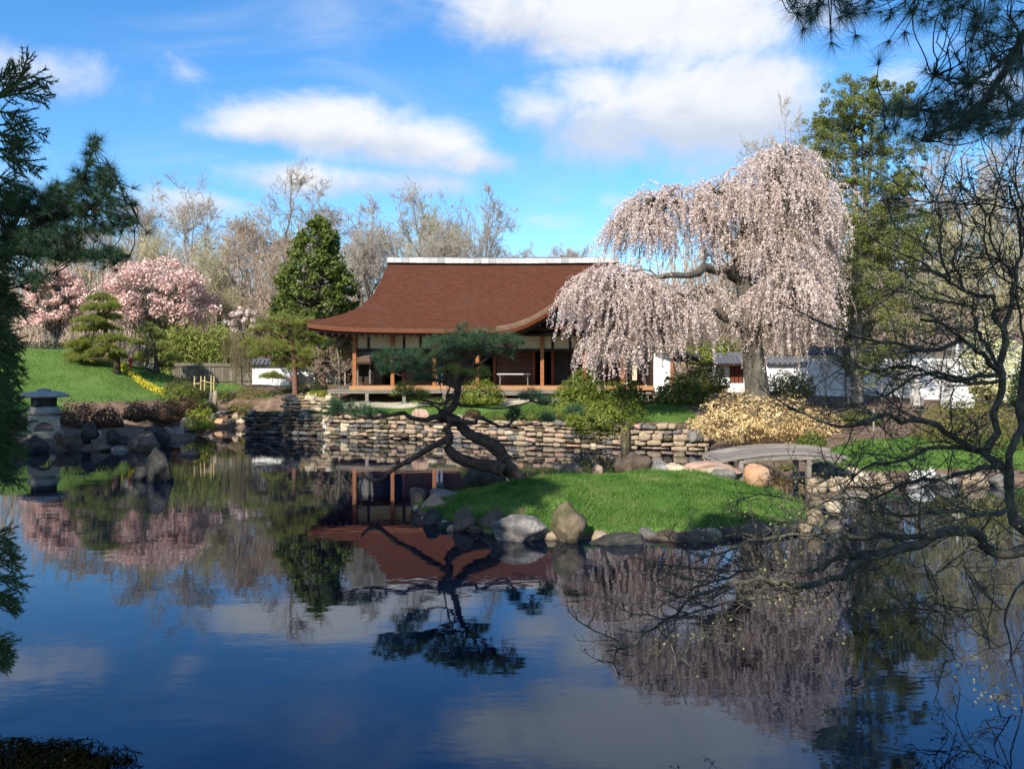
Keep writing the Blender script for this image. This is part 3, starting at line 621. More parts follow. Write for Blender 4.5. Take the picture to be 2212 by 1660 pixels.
# ------------------------------------------------------------------ the house
def X41(u, d=41.0): return (u - CU) / F * d
def ZV(v, d=41.0): return H - (v - HV) / F * d
def make_house():
    HS = thing('pavilion_house', 'wide brown roofed wooden house with a curved roof and open veranda behind the lawn', 'house', (0, 43, 1.4))
    # --- main roof: concave courses of bark shingle with a real step at every course
    sil = np.array([(701, 664), (694.6, 693), (682, 735.5), (665, 778), (639, 804), (609, 821), (567, 840)])   # v, u of the left verge
    Y0, YR, N = 39.6, 45.0, 52
    z0, zr = ZV(712, Y0), ZV(567, YR)
    def prof(s): return z0 + (zr - z0) * (.52 * s + .48 * s * s)
    def xl(s):
        y = Y0 + (YR - Y0) * s; v = HV - (prof(s) - H) / y * F
        return (np.interp(v, sil[::-1, 0], sil[::-1, 1]) - CU) / F * y
    def xr(s): return np.interp(s, [0, .12, .4, 1], [(1440 - CU) / F * Y0, (1425 - CU) / F * 40.2, (1380 - CU) / F * 42, (1335 - CU) / F * 45])
    tt = np.unique(np.concatenate([np.linspace(0, .25, 26), np.linspace(.25, 1, 34)]))
    def row(s, dz=0., mirror=False):
        x = xl(s) + (xr(s) - xl(s)) * tt; y = Y0 + (YR - Y0) * s
        turn = .26 * np.exp(-np.abs(x - xl(0)) / 1.5) * (1 - s) ** 3
        sag = -.05 * np.sin(np.pi * tt) * s ** 3
        z = np.full_like(x, prof(s)) + turn + sag + dz
        return np.stack([x, np.full_like(x, 2 * YR - y if mirror else y), z], 1)
    rng = np.random.default_rng(3)
    for mir in (False, True):
        rows = []
        for i in range(N):
            s0, s1 = i / N, (i + 1) / N; rows.append(row(s0, .035 + .008 * rng.random(), mir)); rows.append(row(s1, 0.0, mir))
        G = np.array(rows) + rng.normal(0, .004, (2 * N, len(tt), 3))
        (MB().grid(G) if not mir else MB().grid(G[:, ::-1])).build('roof_slope', M['roof_bark'], HS, True)
    for end in (0, -1):        # hipped ends between the front and back verges
        G = []
        for i in range(N + 1):
            f = row(i / N)[end]; b = row(i / N, 0, True)[end]
            k = np.linspace(0, 1, 14)[:, None]; G.append(f * (1 - k) + b * k)
        G = np.array(G); (MB().grid(G if end else G[:, ::-1])).build('roof_slope', M['roof_bark'], HS, True)
    # eave edge: thick bark edge, orange fascia, soffit
    r0 = row(0, .035); ins = np.array([0, .12, 0])
    xg0 = (1082 - CU) / F * Y0
    keep = r0[:, 0] < xg0 + .25
    e = r0[keep]
    MB().grid(np.array([e + [0, -.012, -.045], e + [0, -.012, 0]])).build('roof_edge', M['roof_edge_bark'], HS)
    lo = e + [0, .0, -.05]
    MB().grid(np.array([lo + [0, .10, -.15], lo + [0, .0, -.135], lo + [0, -.015, 0]])).build('eave_board', M['wood_red'], HS)
    MB().grid(np.array([e + [0, .14, -.30], e + [0, .14, -.2]])).build('eave_board', M['wood_dark'], HS)
    side = np.array([row(0)[0] * (1 - k) + row(0, 0, True)[0] * k for k in np.linspace(0, 1, 20)])
    MB().grid(np.array([side + [.06, 0, -.26], side + [-.01, 0, .02]])).build('eave_board', M['wood_red'], HS)
    a0, a1 = r0[0], r0[-1]
    soff = np.array([[(a0[0] + .1, Y0 + .1, z0 - .2 + .2), (2, Y0 + .1, z0 - .21), (a1[0] - .1, Y0 + .1, z0 - .21)], [(X41(766), 41.2, z0 + .12), (2, 41.2, z0 + .12), (X41(1408), 41.2, z0 + .12)]])
    MB().grid(soff).build('soffit', M['wood_dark'], HS)
    MB().grid(np.array([[(a0[0] + .1, Y0 + .1, z0), (a0[0] + .1, 50.4, z0)], [(X41(766), 41.2, z0 + .12), (X41(766), 49, z0 + .12)]])).build('soffit', M['wood_dark'], HS)
    for i in range(15):
        y = 40.0 + i * .62; link_r = MB().bar((a0[0] + .16, y, z0 - .12 + (.16 if i < 2 else 0)), (X41(766) + .1, y, z0 + .06), .1, .13).build('rafter', M['wood_dark'], HS)
    for i in range(28):
        x = X41(700) + i * .33; MB().bar((x, Y0 + .2, z0 - .3 + .2 * math.exp(-(x - a0[0]) / 1.2)), (x, 41.1, z0 + .04), .09, .11).build('rafter', M['wood_dark'], HS)
    # --- ridge: pale tiled cap made of separate segments
    xa, xb = (838 - CU) / F * YR, (1336 - CU) / F * YR
    n = 32; w = (xb - xa) / n
    rc = box_obj('ridge_cap', (xa, YR - .22, zr - .06), (xb, YR + .22, zr + .1), M['tile_grey'], HS)
    for i in range(n):
        zz = zr - .02 - .05 * math.sin(math.pi * (i + .5) / n); j = rng.uniform(-.012, .012)
        MB().box((xa + i * w + .006, YR - .27 + j, zz), (xa + (i + 1) * w - .006, YR + .27, zz + .26 + j)).build('ridge_tile', M[('ridge_pale', 'ridge_pale', 'ridge_worn', 'ridge_pale', 'ridge_light')[int(rng.integers(5))]], rc)
    MB().bar((xa, YR, zr + .25), (xb, YR, zr + .25), .18, .06).build('ridge_top', M['tile_grey'], rc)
    box_obj('ridge_end', (xa - .12, YR - .24, zr - .32), (xa + .02, YR + .24, zr + .3), M['tile_grey'], HS)
    # --- front gable wing
    YG = 39.1
    gl = np.array([(1072, 702), (1090, 700), (1106, 696.6), (1141.7, 684), (1180, 663), (1213, 636), (1234, 612.5), (1262, 592), (1305, 572)])
    L = np.array([P(u, v, YG) for u, v in gl]); xp = L[-1][0]
    R = L[::-1][1:].copy(); R[:, 0] = 2 * xp - R[:, 0]; R = R[R[:, 0] < X41(1448, YG) - .02]
    curve = np.concatenate([L, R])
    tck = np.linspace(0, 1, len(curve)); ts = np.linspace(0, 1, 64)
    cx = np.interp(ts, tck, curve[:, 0]); cz = np.interp(ts, tck, curve[:, 2])
    for _ in range(3): cx[1:-1] = (cx[:-2] + cx[1:-1] * 2 + cx[2:]) / 4; cz[1:-1] = (cz[:-2] + cz[1:-1] * 2 + cz[2:]) / 4
    C = np.stack([cx, np.full_like(cx, YG), cz], 1)
    rows = [C + [0, 6.5, .1], C + [0, 3, .1], C + [0, .9, .1], C + [0, .4, .05], C + [0, .12, -.06], C + [0, 0, -.2]]
    MB().grid(np.array(rows)[::-1]).build('gable_roof', M['roof_bark'], HS, True)
    MB().grid(np.array([C + [0, -.015, -.30], C + [0, -.015, -.15], C + [0, .05, -.04]])).build('gable_edge', M['roof_edge_bark'], HS, True)
    MB().grid(np.array([C + [0, .30, -.48], C + [0, .04, -.46], C + [0, -.03, -.29]])).build('bargeboard', M['wood_red'], HS)
    MB().grid(np.array([C + [0, .34, -.66], C + [0, .25, -.46]])).build('bargeboard', M['wood_dark'], HS)
    MB().grid(np.array([C + [0, 3, -.3], C + [0, .28, -.5]])).build('soffit', M['wood_dark'], HS)
    zt = ZV(722)
    inn = C[(cx > X41(1120)) & (cx < X41(1440))] + [0, 1.5, -.45]; inn = inn[inn[:, 2] > zt + .02]
    b = inn.copy(); b[:, 2] = zt
    MB().grid(np.array([b, inn])).build('gable_plaster', M['plaster_grey'], HS)
    MB().bar((X41(1105), 40.45, zt + .02), (X41(1440), 40.45, zt + .02), .2, .24).build('beam', M['wood_dark'], HS)
    MB().bar((X41(1178), 40.48, ZV(700)), (X41(1400), 40.48, ZV(700)), .12, .1).build('beam', M['wood_dark'], HS)
    box_obj('beam_end', (X41(1159), 40.1, ZV(709, 40.1)), (X41(1167), 40.5, ZV(699, 40.1)), M['plaster_white'], HS)
    # --- frame
    zf, zb = 2.02, 1.42
    zpt = ZV(719)
    for u in (766, 848, 938, 1031, 1171, 1262, 1345, 1408):
        MB().box((X41(u) - .085, 40.92, zf - .02), (X41(u) + .085, 41.09, zpt)).build('post', M['wood_orange'], HS)
    for u in (795, 872, 908, 985, 1085, 1194, 1232, 1300, 1380):
        MB().box((X41(u) - .06, 41.12, ZV(757)), (X41(u) + .06, 41.24, zpt)).build('short_post', M['wood_dark'], HS)
    MB().box((X41(760), 41.0, zpt - .02), (X41(1412), 41.2, zpt + .32)).build('head_beam', M['wood_dark'], HS)
    MB().box((X41(762), 41.1, ZV(758)), (X41(1410), 41.22, ZV(752.4))).build('tie_beam', M['wood_dark'], HS)
    us = [770, 795, 848, 872, 908, 985, 1031, 1085, 1194, 1232, 1300, 1345, 1404]
    for a, c in zip(us[:-1], us[1:]):
        MB().box((X41(a) + .03, 41.16, ZV(752.4)), (X41(c) - .03, 41.19, zpt)).build('plaster_panel', M['plaster_cream'], HS)
    for i in range(9): MB().box((X41(766) - .02, 42.5 + i * .8, ZV(752)), (X41(766) + .02, 43.3 + i * .8, zpt)).build('plaster_panel', M['plaster_cream'], HS) if i in (0, 3, 6) else None
    # floors
    nb = 7
    for i in range(nb):
        y = 40.72 + i * .34; MB().box((X41(757), y, zf - .09), (X41(1410), y + .325, zf + rng.uniform(-.004, .004))).build('floor_board', M['wood_floor'], HS)
    MB().box((X41(757), 40.68, zf - .2), (X41(1410), 40.74, zf - .01)).build('floor_edge', M['wood_floor'], HS)
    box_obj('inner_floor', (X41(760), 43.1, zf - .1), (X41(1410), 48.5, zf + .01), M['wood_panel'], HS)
    zd = zf - .16; ya = 39.75
    for i in range(4):
        y = ya + i * .235; MB().box((X41(709, 40), y, zd - .06), (X41(1262), y + .222, zd + rng.uniform(-.006, .006))).build('deck_board', M['wood_grey'], HS)
    MB().box((X41(709, 40) + .03, ya + .03, zd - .17), (X41(1262), ya + .11, zd - .062)).build('deck_beam', M['wood_grey'], HS)
    for i in range(3):
        x = X41(709, 40) + i * .3; MB().box((x, 40.75, zd - .055), (x + .29, 47, zd + .003)).build('deck_board', M['wood_grey'], HS)
    for u in (714, 794, 874, 960, 1045, 1130, 1215):
        x = X41(u, 40); box_obj('deck_post', (x - .075, ya + .04, 1.2), (x + .075, ya + .19, zd - .06), M['wood_grey'], HS)
        box_obj('footing_stone', (x - .17, ya - .06, 1.2), (x + .17, ya + .29, gh(x, ya) + .09), M['stone_grey'], HS)
    for u in (766, 870, 970, 1070, 1171, 1262): box_obj('under_post', (X41(u) - .07, 40.95, 1.2), (X41(u) + .07, 41.09, zf - .1), M['wood_dark'], HS)
    box_obj('foundation_wall', (X41(766), 43, 1.2), (X41(1408), 43.1, zf - .1), M['wood_dark'], HS)
    box_obj('step_board', (X41(1084, 39.6), 39.3, 1.62), (X41(1126, 39.6), 39.62, 1.68), M['wood_grey'], HS)
    for u in (1088, 1122): box_obj('step_post', (X41(u, 39.6) - .04, 39.4, 1.3), (X41(u, 39.6) + .04, 39.5, 1.62), M['wood_grey'], HS)
    # inner walls, sliding panels
    yi = 43.0; zh = ZV(757)
    MB().box((X41(806, 43), yi, zf), (X41(826, 43), yi + .2, zh + .4)).build('inner_post', M['wood_dark'], HS)
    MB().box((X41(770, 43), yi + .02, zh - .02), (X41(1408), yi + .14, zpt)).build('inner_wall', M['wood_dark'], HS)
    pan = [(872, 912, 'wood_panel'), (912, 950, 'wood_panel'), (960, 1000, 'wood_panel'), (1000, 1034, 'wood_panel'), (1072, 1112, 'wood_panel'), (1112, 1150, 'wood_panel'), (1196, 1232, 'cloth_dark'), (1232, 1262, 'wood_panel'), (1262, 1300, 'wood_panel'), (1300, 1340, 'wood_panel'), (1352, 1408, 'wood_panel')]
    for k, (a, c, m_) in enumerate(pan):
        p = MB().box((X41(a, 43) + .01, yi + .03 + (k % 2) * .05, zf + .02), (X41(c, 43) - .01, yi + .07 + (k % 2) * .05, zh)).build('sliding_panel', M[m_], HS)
        for j in range(1, 5):
            z = zf + (zh - zf) * j / 5; MB().box((X41(a, 43) + .03, yi + .012 + (k % 2) * .05, z - .015), (X41(c, 43) - .03, yi + .028 + (k % 2) * .05, z + .015)).build('panel_rail', M['wood_dark'], p)
    for u in (872, 956, 1036, 1068, 1153, 1194, 1262, 1345): MB().box((X41(u, 43) - .07, yi - .05, zf), (X41(u, 43) + .07, yi + .1, zh + .02)).build('inner_post', M['wood_red'], HS)
    MB().box((X41(1152, 43), yi, zf), (X41(1156, 43), yi + .02, zh - .1)).build('door_edge', M['plaster_cream'], HS)
    for u0 in range(7): MB().box((X41(1158 + u0 * 5, 44.2), 44.2 + (u0 % 2) * .04, zf), (X41(1162 + u0 * 5, 44.2), 44.24, zh)).build('curtain', M['cloth_dark'], HS)
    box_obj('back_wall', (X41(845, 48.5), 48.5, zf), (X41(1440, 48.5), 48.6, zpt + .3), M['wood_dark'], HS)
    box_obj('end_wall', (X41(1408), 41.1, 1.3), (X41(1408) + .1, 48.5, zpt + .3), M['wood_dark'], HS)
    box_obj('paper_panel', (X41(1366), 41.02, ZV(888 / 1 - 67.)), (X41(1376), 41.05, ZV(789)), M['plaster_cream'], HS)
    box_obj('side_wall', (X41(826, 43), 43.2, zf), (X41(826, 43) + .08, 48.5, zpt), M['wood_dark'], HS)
    # right end: white wall under a lean-to roof, bench of the deck
    yw = 40.8
    box_obj('white_wall', (X41(1409), yw, 1.75), (X41(1446), yw + .12, ZV(760)), M['plaster_white'], HS)
    box_obj('wall_base', (X41(1409), yw - .02, 1.3), (X41(1446), yw + .14, 1.75), M['wood_grey'], HS)
    box_obj('corner_post', (X41(1446), yw - .05, 1.3), (X41(1452), yw + .2, ZV(752)), M['wood_orange'], HS)
    box_obj('corner_post', (X41(1403), yw - .05, 1.3), (X41(1409), yw + .2, ZV(752)), M['wood_dark'], HS)
    box_obj('upper_wall', (X41(1385), yw + .2, ZV(757)), (X41(1441), 46, ZV(712)), M['wood_dark'], HS)
    p, q = np.array([X41(1398), 0, ZV(738)]), np.array([X41(1508), 0, ZV(776)])
    G = [[(p[0], 40.1, p[2]), (q[0], 40.1, q[2])], [(p[0], 46, p[2]), (q[0], 46, q[2])]]
    MB().grid(np.array(G) + [0, 0, .1]).build('lean_to_roof', M['roof_edge_bark'], HS)
    MB().bar((p[0], 40.08, p[2] + .03), (q[0], 40.08, q[2] + .03), .06, .14).build('lean_to_board', M['wood_grey'], HS)
    MB().bar((p[0], 40.14, p[2] - .1), (q[0] - .1, 40.14, q[2] - .1), .06, .16).build('lean_to_board', M['wood_dark'], HS)
    for i in range(6): MB().bar((q[0] - .2, 40.4 + i * .9, q[2] - .05), (p[0] + .5, 40.4 + i * .9, p[2] - .24), .1, .12).build('rafter', M['wood_dark'], HS)
    box_obj('deck_bench', (X41(1378, 40), 39.9, 1.66), (X41(1406, 40), 40.7, 1.74), M['wood_grey'], HS)
    for u in (1385, 1399): box_obj('deck_post', (X41(u, 40) - .06, 40, 1.2), (X41(u, 40) + .06, 40.12, 1.66), M['wood_grey'], HS)
make_house()
def table(u0, u1, d, label, vt, legs=True):
    zt = H - (vt - HV) / F * d; x0, x1 = (u0 - CU) / F * d, (u1 - CU) / F * d
    t = thing('folding_table', label, 'table', ((x0 + x1) / 2, d, 2.02))
    box_obj('tabletop', (x0, d - .3, zt - .05), (x1, d + .3, zt), M['table_top'], t)
    for x, dx in ((x0 + .14, .22), (x1 - .14, -.22)):
        for y in (d - .24, d + .24):
            MB().bar((x, y, 2.02), (x, y, zt - .05), .035, .035, (0, 1, 0)).build('leg', M['wood_grey'], t)
        MB().bar((x, d, zt - .34), (x + dx, d, zt - .05), .03, .03, (0, 1, 0)).build('brace', M['wood_grey'], t)
        MB().bar((x, d - .24, 2.3), (x, d + .24, 2.3), .03, .03).build('stretcher', M['wood_grey'], t)
table(1074, 1146, 41.9, 'long folding table with a pale top standing on the veranda', 806.5)
table(797, 828, 44.5, 'small pale topped table standing in the left open bay of the house', 804)
g = ground_h(np.linspace(-8, 4, 40), np.full(40, 39.3)).max()
def strip(name, mat_, x0, x1, y0, y1, dz=.02, nx=60, ny=6):
    X, Y = np.meshgrid(np.linspace(x0, x1, nx), np.linspace(y0, y1, ny)); Z = ground_h(X, Y) + dz
    o = MB().grid(np.stack([X, Y, Z], -1)).build(name, mat_, None, True); o['kind'] = 'structure'; return o
strip('gravel_path', M['gravel'], -8.1, 4.4, 38.2, 40.6, .03)

def person():
    x, y, z = X41(950, 42), 42.0, 2.025
    root = thing('person', 'dark haired person in dark top and blue jeans standing on the veranda behind the pine', 'person', (x, y, z))
    def skin(name, joints, edges, radii, m_, lv=2):
        me = bpy.data.meshes.new(name); me.from_pydata(joints, edges, []); me.materials.append(m_)
        o = bpy.data.objects.new(name, me); COL.objects.link(o); o.parent = root
        sk = o.modifiers.new('skin', 'SKIN'); sk.use_smooth_shade = True
        for v, r in zip(me.skin_vertices[0].data, radii): v.radius = (r, r)
        me.skin_vertices[0].data[0].use_root = True
        o.modifiers.new('sub', 'SUBSURF').levels = lv; o.modifiers['sub'].render_levels = lv
        return o
    J = [(0, 0, .86), (0, 0, 1.05), (0, 0, 1.3), (0, -.01, 1.42), (0, -.03, 1.5), (0, -.03, 1.6), (.0, -.02, 1.68),
         (.09, 0, .84), (.1, -.02, .46), (.1, .02, .08), (.11, -.14, .04), (-.09, 0, .84), (-.11, -.05, .46), (-.1, .02, .08), (-.11, -.14, .04),
         (.17, 0, 1.36), (.24, -.02, 1.1), (.2, -.2, .95), (.19, -.28, .93), (-.17, 0, 1.36), (-.25, -.02, 1.1), (-.2, -.2, .98), (-.17, -.28, .98),
         (0, -.12, 1.565)]
    E = [(0, 1), (1, 2), (2, 3), (3, 4), (4, 5), (5, 6), (0, 7), (7, 8), (8, 9), (9, 10), (0, 11), (11, 12), (12, 13), (13, 14), (2, 15), (15, 16), (16, 17), (17, 18), (2, 19), (19, 20), (20, 21), (21, 22), (5, 23)]
    R = [.13, .12, .14, .06, .055, .09, .06, .085, .055, .04, .035, .085, .055, .04, .035, .06, .042, .03, .028, .06, .042, .03, .028, .022]
    skin('body', J, E, R, M['skin'])
    for s, hx in ((1, .19), (-1, -.17)):
        T = Tubes(); hy, hz = -.28, (.93 if s > 0 else .98)
        for k in range(5):
            a = np.array([hx + (k - 2) * .016, hy - .02, hz]); T.add(np.array([a, a + [0, -.04, -.01], a + [0, -.065 + abs(k - 2) * .006, -.035]]) + wl(root), (.009, .006), 6)
        T.build('hand', M['skin'], root)
    skin('jacket', [J[0], J[1], J[2], (0, 0, 1.4), J[15], J[16], (.21, -.14, 1.0), J[19], J[20], (-.21, -.14, 1.02)],
         [(0, 1), (1, 2), (2, 3), (2, 4), (4, 5), (5, 6), (2, 7), (7, 8), (8, 9)], [.16, .145, .165, .085, .08, .06, .045, .08, .06, .045], M['cloth_dark'])
    skin('jeans', [(0, 0, .9), J[7], J[8], (.1, .02, .12), J[11], J[12], (-.1, .02, .12)], [(0, 1), (1, 2), (2, 3), (0, 4), (4, 5), (5, 6)], [.155, .105, .075, .06, .105, .075, .06], M['cloth_jeans'])
    V, T = ico(2); V = V[:] * [.105, .115, .11] + [0, .012, 1.635]; k = (V[:, 1] < -.045) & (V[:, 2] < 1.67); V[k, 1] = -.045
    mobj('hair', V + wl(root), T, M['hair_dark'], root, True)
person()

# ------------------------------------------------------------------ garden walls, fences, far buildings
def tiled_wall(label, u0, u1, d0, d1, vt, vb, mat_='plaster_white', name='garden_wall', base=True):
    a, b = P(u0, vb, d0), P(u1, vb, d1); zt = P(u0, vt, d0)[2]; zb = min(a[2], b[2]) - .3
    root = thing(name, label, 'wall', (a + b) / 2)
    MB().bar((a[0], a[1], (zt + zb) / 2), (b[0], b[1], (zt + zb) / 2), .3, zt - zb).build('plaster', M[mat_], root)
    MB().bar((a[0], a[1], zt + .04), (b[0], b[1], zt + .04), .42, .08).build('coping_board', M['plaster_white'], root)
    t = unit(b - a); n = np.array([t[1], -t[0], 0]); L = np.linalg.norm((b - a)[:2]); k = max(2, int(L / .26))
    for s in (1, -1):
        q = a + n * .06 * s; r = a + n * .44 * s
        G = [[(q[0], q[1], zt + .36), (q[0] + t[0] * L, q[1] + t[1] * L, zt + .36)], [(r[0], r[1], zt + .1), (r[0] + t[0] * L, r[1] + t[1] * L, zt + .1)]]
        MB().grid(np.array(G) if s < 0 else np.array(G)[:, ::-1]).build('tile_bed', M['tile_grey'], root)
    me = None
    for i in range(k):
        c = a + t * (i + .5) * L / k
        for s in ((1, -1) if i % 2 else (1,)):
            p, q = c + n * .07 * s, c + n * .45 * s; p[2] = zt + .38; q[2] = zt + .12
            if me is None:
                tb = Tubes(); tb.add([(0, 0, 0), (0, .46, 0)], np.array([.06, .06]), 6); V, Q = tb.arrays(); me = mesh_data('tile', V, Q, M['tile_grey'], True)
            dv = Vector((q - p).tolist()); o = link('tile', me, root, p); o.rotation_euler = dv.to_track_quat('Y', 'Z').to_euler()
    MB().bar((a[0], a[1], zt + .42), (b[0], b[1], zt + .42), .16, .16).build('ridge_tile', M['tile_grey'], root)
    return root
tiled_wall('bright white garden wall with dark tile coping left of the red pine', 512, 632, 52, 52, 791, 838)
tiled_wall('shaded white garden wall with tile coping behind the small bare tree', 640, 800, 53.5, 54.5, 791, 838)
tiled_wall('short white garden wall stretch left of the bamboo fence', 322, 378, 53, 53, 800, 840)
tiled_wall('long shaded white garden wall behind the tall conifer trunk', 1745, 1966, 43, 41.5, 771, 852)
tiled_wall('bright white garden wall with tile coping behind the stone pagoda', 1968, 2240, 40.5, 40.5, 768, 856)
tiled_wall('low white wall stretch just right of the cherry trunk', 1650, 1742, 45, 45, 790, 842)
def gate():
    d = 46.; root = thing('gate_house', 'small white gate building with grey tile roof and reddish door left of the cherry trunk', 'building', P(1580, 850, d))
    z = lambda v: H - (v - HV) / F * d
    box_obj('wall', (P(1552, 0, d)[0], d, 1.3), (P(1640, 0, d)[0], d + 2.2, z(786)), M['plaster_white'], root)
    dr = box_obj('door', (P(1577, 0, d)[0], d - .04, z(826)), (P(1604, 0, d)[0], d + .02, z(790)), M['wood_red'], root)
    for u in (1577, 1586, 1595, 1604): MB().box((P(u, 0, d)[0] - .02, d - .07, z(826)), (P(u, 0, d)[0] + .02, d - .03, z(790))).build('door_batten', M['wood_dark'], dr)
    x0, x1 = P(1532, 0, d)[0], P(1660, 0, d)[0]
    G = lambda s: np.array([[(x0, d - .8 if s else d + 3, z(785)), (x1, d - .8 if s else d + 3, z(785))], [(x0 + .5, d + 1.1, z(766)), (x1, d + 1.1, z(766))]])
    for s in (1, 0): MB().grid(G(s)).build('roof', M['tile_grey'], root)
    for i in range(12):
        x = x0 + .25 + i * .25; MB().bar((x, d - .82, z(784)), (x + .3 * (1 - i / 12), d + 1.0, z(766) + .02), .09, .07).build('roof_tile', M['tile_grey'], root)
    MB().bar((x0 + .4, d + 1.1, z(766) + .06), (x1, d + 1.1, z(766) + .06), .2, .2).build('ridge', M['tile_grey'], root)
    MB().bar((x0, d - .8, z(785) - .05), (x1, d - .8, z(785) - .05), .06, .12).build('eave', M['wood_dark'], root)
gate()
def outbuilding():
    d = 51.5; z = lambda v: H - (v - HV) / F * d; x0, x1 = P(736, 0, d)[0], P(862, 0, d)[0]
    root = thing('outbuilding', 'low outbuilding with a grey brown roof seen through the open left bay of the house', 'building', ((x0 + x1) / 2, d, 1.5))
    MB().grid(np.array([[(x0 - .5, d - .9, z(782)), (x1 + .5, d - .9, z(782))], [(x0 + .6, d + 2, z(752)), (x1 - .3, d + 2, z(752))]])).build('roof', M['roof_edge_bark'], root)
    MB().bar((x0 - .5, d - .9, z(782) - .06), (x1 + .5, d - .9, z(782) - .06), .08, .14).build('eave', M['wood_dark'], root)
    box_obj('wall', (x0, d, 1.2), (x1, d + 3, z(781)), M['wood_dark'], root)
    for i in range(5): box_obj('post', (x0 + .3 + i * .75, d - .5, 1.4), (x0 + .4 + i * .75, d - .4, z(783)), M['wood_grey'], root)
outbuilding()
def board_fence():
    d = 50.; a, b = P(372, 835, d), P(545, 835, d); root = thing('board_fence', 'weathered vertical board fence below the bamboo', 'fence', (a + b) / 2); rng = random.Random(4)
    n = 44; w = (b[0] - a[0]) / n; zt = P(0, 784, d)[2]
    for i in range(n):
        x = a[0] + i * w; o = MB().box((x + .008, d + rng.uniform(-.01, .01), a[2] - .2), (x + w - .008, d + .03, zt + rng.uniform(-.03, .03))).build('board', M[rng.choice(['wood_board', 'wood_board', 'wood_grey'])], root)
    for v in (790, 822): MB().bar((a[0], d - .035, P(0, v, d)[2]), (b[0], d - .035, P(0, v, d)[2]), .06, .07).build('rail', M['wood_board'], root)
board_fence()
def metal_fence():
    pts = [P(262, 0, 48.5), P(300, 0, 47.5), P(336, 0, 46.)]; root = thing('metal_fence', 'black metal picket fence on the slope behind the mound pine', 'fence', pts[1] * [1, 1, 0] + [0, 0, 2])
    for k in range(2):
        a, b = pts[k], pts[k + 1]; L = np.linalg.norm((b - a)[:2]); n = int(L / .16)
        za, zb = gh(a[0], a[1]) - .05, gh(b[0], b[1]) - .05
        for i in range(n):
            s = i / n; p = a + (b - a) * s; z = za + (zb - za) * s
            box_obj('picket', (p[0] - .012, p[1] - .012, z), (p[0] + .012, p[1] + .012, z + 1.3), M['metal_black'], root)
        for h in (.2, 1.2): MB().bar((a[0], a[1], za + h), (b[0], b[1], zb + h), .03, .04).build('rail', M['metal_black'], root)
        box_obj('post', (b[0] - .04, b[1] - .04, zb), (b[0] + .04, b[1] + .04, zb + 1.5), M['metal_black'], root)
metal_fence()
x = P(282, 0, 46.2)[0]; o = MB().lathe((x, 46.2, gh(x, 46.2)), [(.10, 0), (.10, .06), (.075, .07), (.075, .36), (.11, .37), (.11, .42), (.07, .5), (.03, .56)], 10).build('marker_post', M['red_paint'], None, True)
tag(o, 'small bright red marker post on the mound beside the black picket fence', 'post')
def pole_fence(name, label, posts, rails, d, zg, mat_, cat='fence'):
    root = thing(name, label, cat, P(posts[0][0], 850, d))
    for u, vt, vb in posts: Tubes().add(np.array([P(u, vb, d), P(u + .5, vt, d)]), np.array([.035, .03]), 7).build('pole', M[mat_], root)
    for (u0, v0), (u1, v1) in rails: Tubes().add(np.array([P(u0, v0, d - .05), P(u1, v1, d - .05)]), np.array([.022, .02]), 6).build('rail', M[mat_], root)
pole_fence('bamboo_railing', 'small bamboo railing of five bare poles by the stream bollards', [(420, 812, 836), (434, 812, 842), (442, 812, 842), (456, 810, 856), (462, 812, 852)], [((418, 829), (434, 827)), ((437, 822), (462, 828))], 42.3, 1.4, 'bamboo_pole')
pole_fence('bamboo_railing', 'low bamboo railing along the top of the cream block wall', [(648, 848, 862), (652, 848, 860), (666, 847, 862), (682, 849, 862), (712, 850, 862)], [((632, 858), (716, 858)), ((640, 864), (718, 862))], 38.0, 1.6, 'bamboo_pole')
pole_fence('wooden_railing', 'low weathered wooden post and rail barrier on the right bank', [(1887, 882, 940)], [((1888, 880), (1998, 886)), ((1886, 905), (1932, 907))], 26.5, .8, 'wood_grey')
pole_fence('rope_barrier', 'slim wooden stakes with a rail beside the conifer trunk', [(1832, 830, 872), (1905, 826, 868), (1946, 832, 868)], [((1832, 838), (1905, 834)), ((1905, 834), (1946, 840))], 35, 1.2, 'wood_grey', 'barrier')

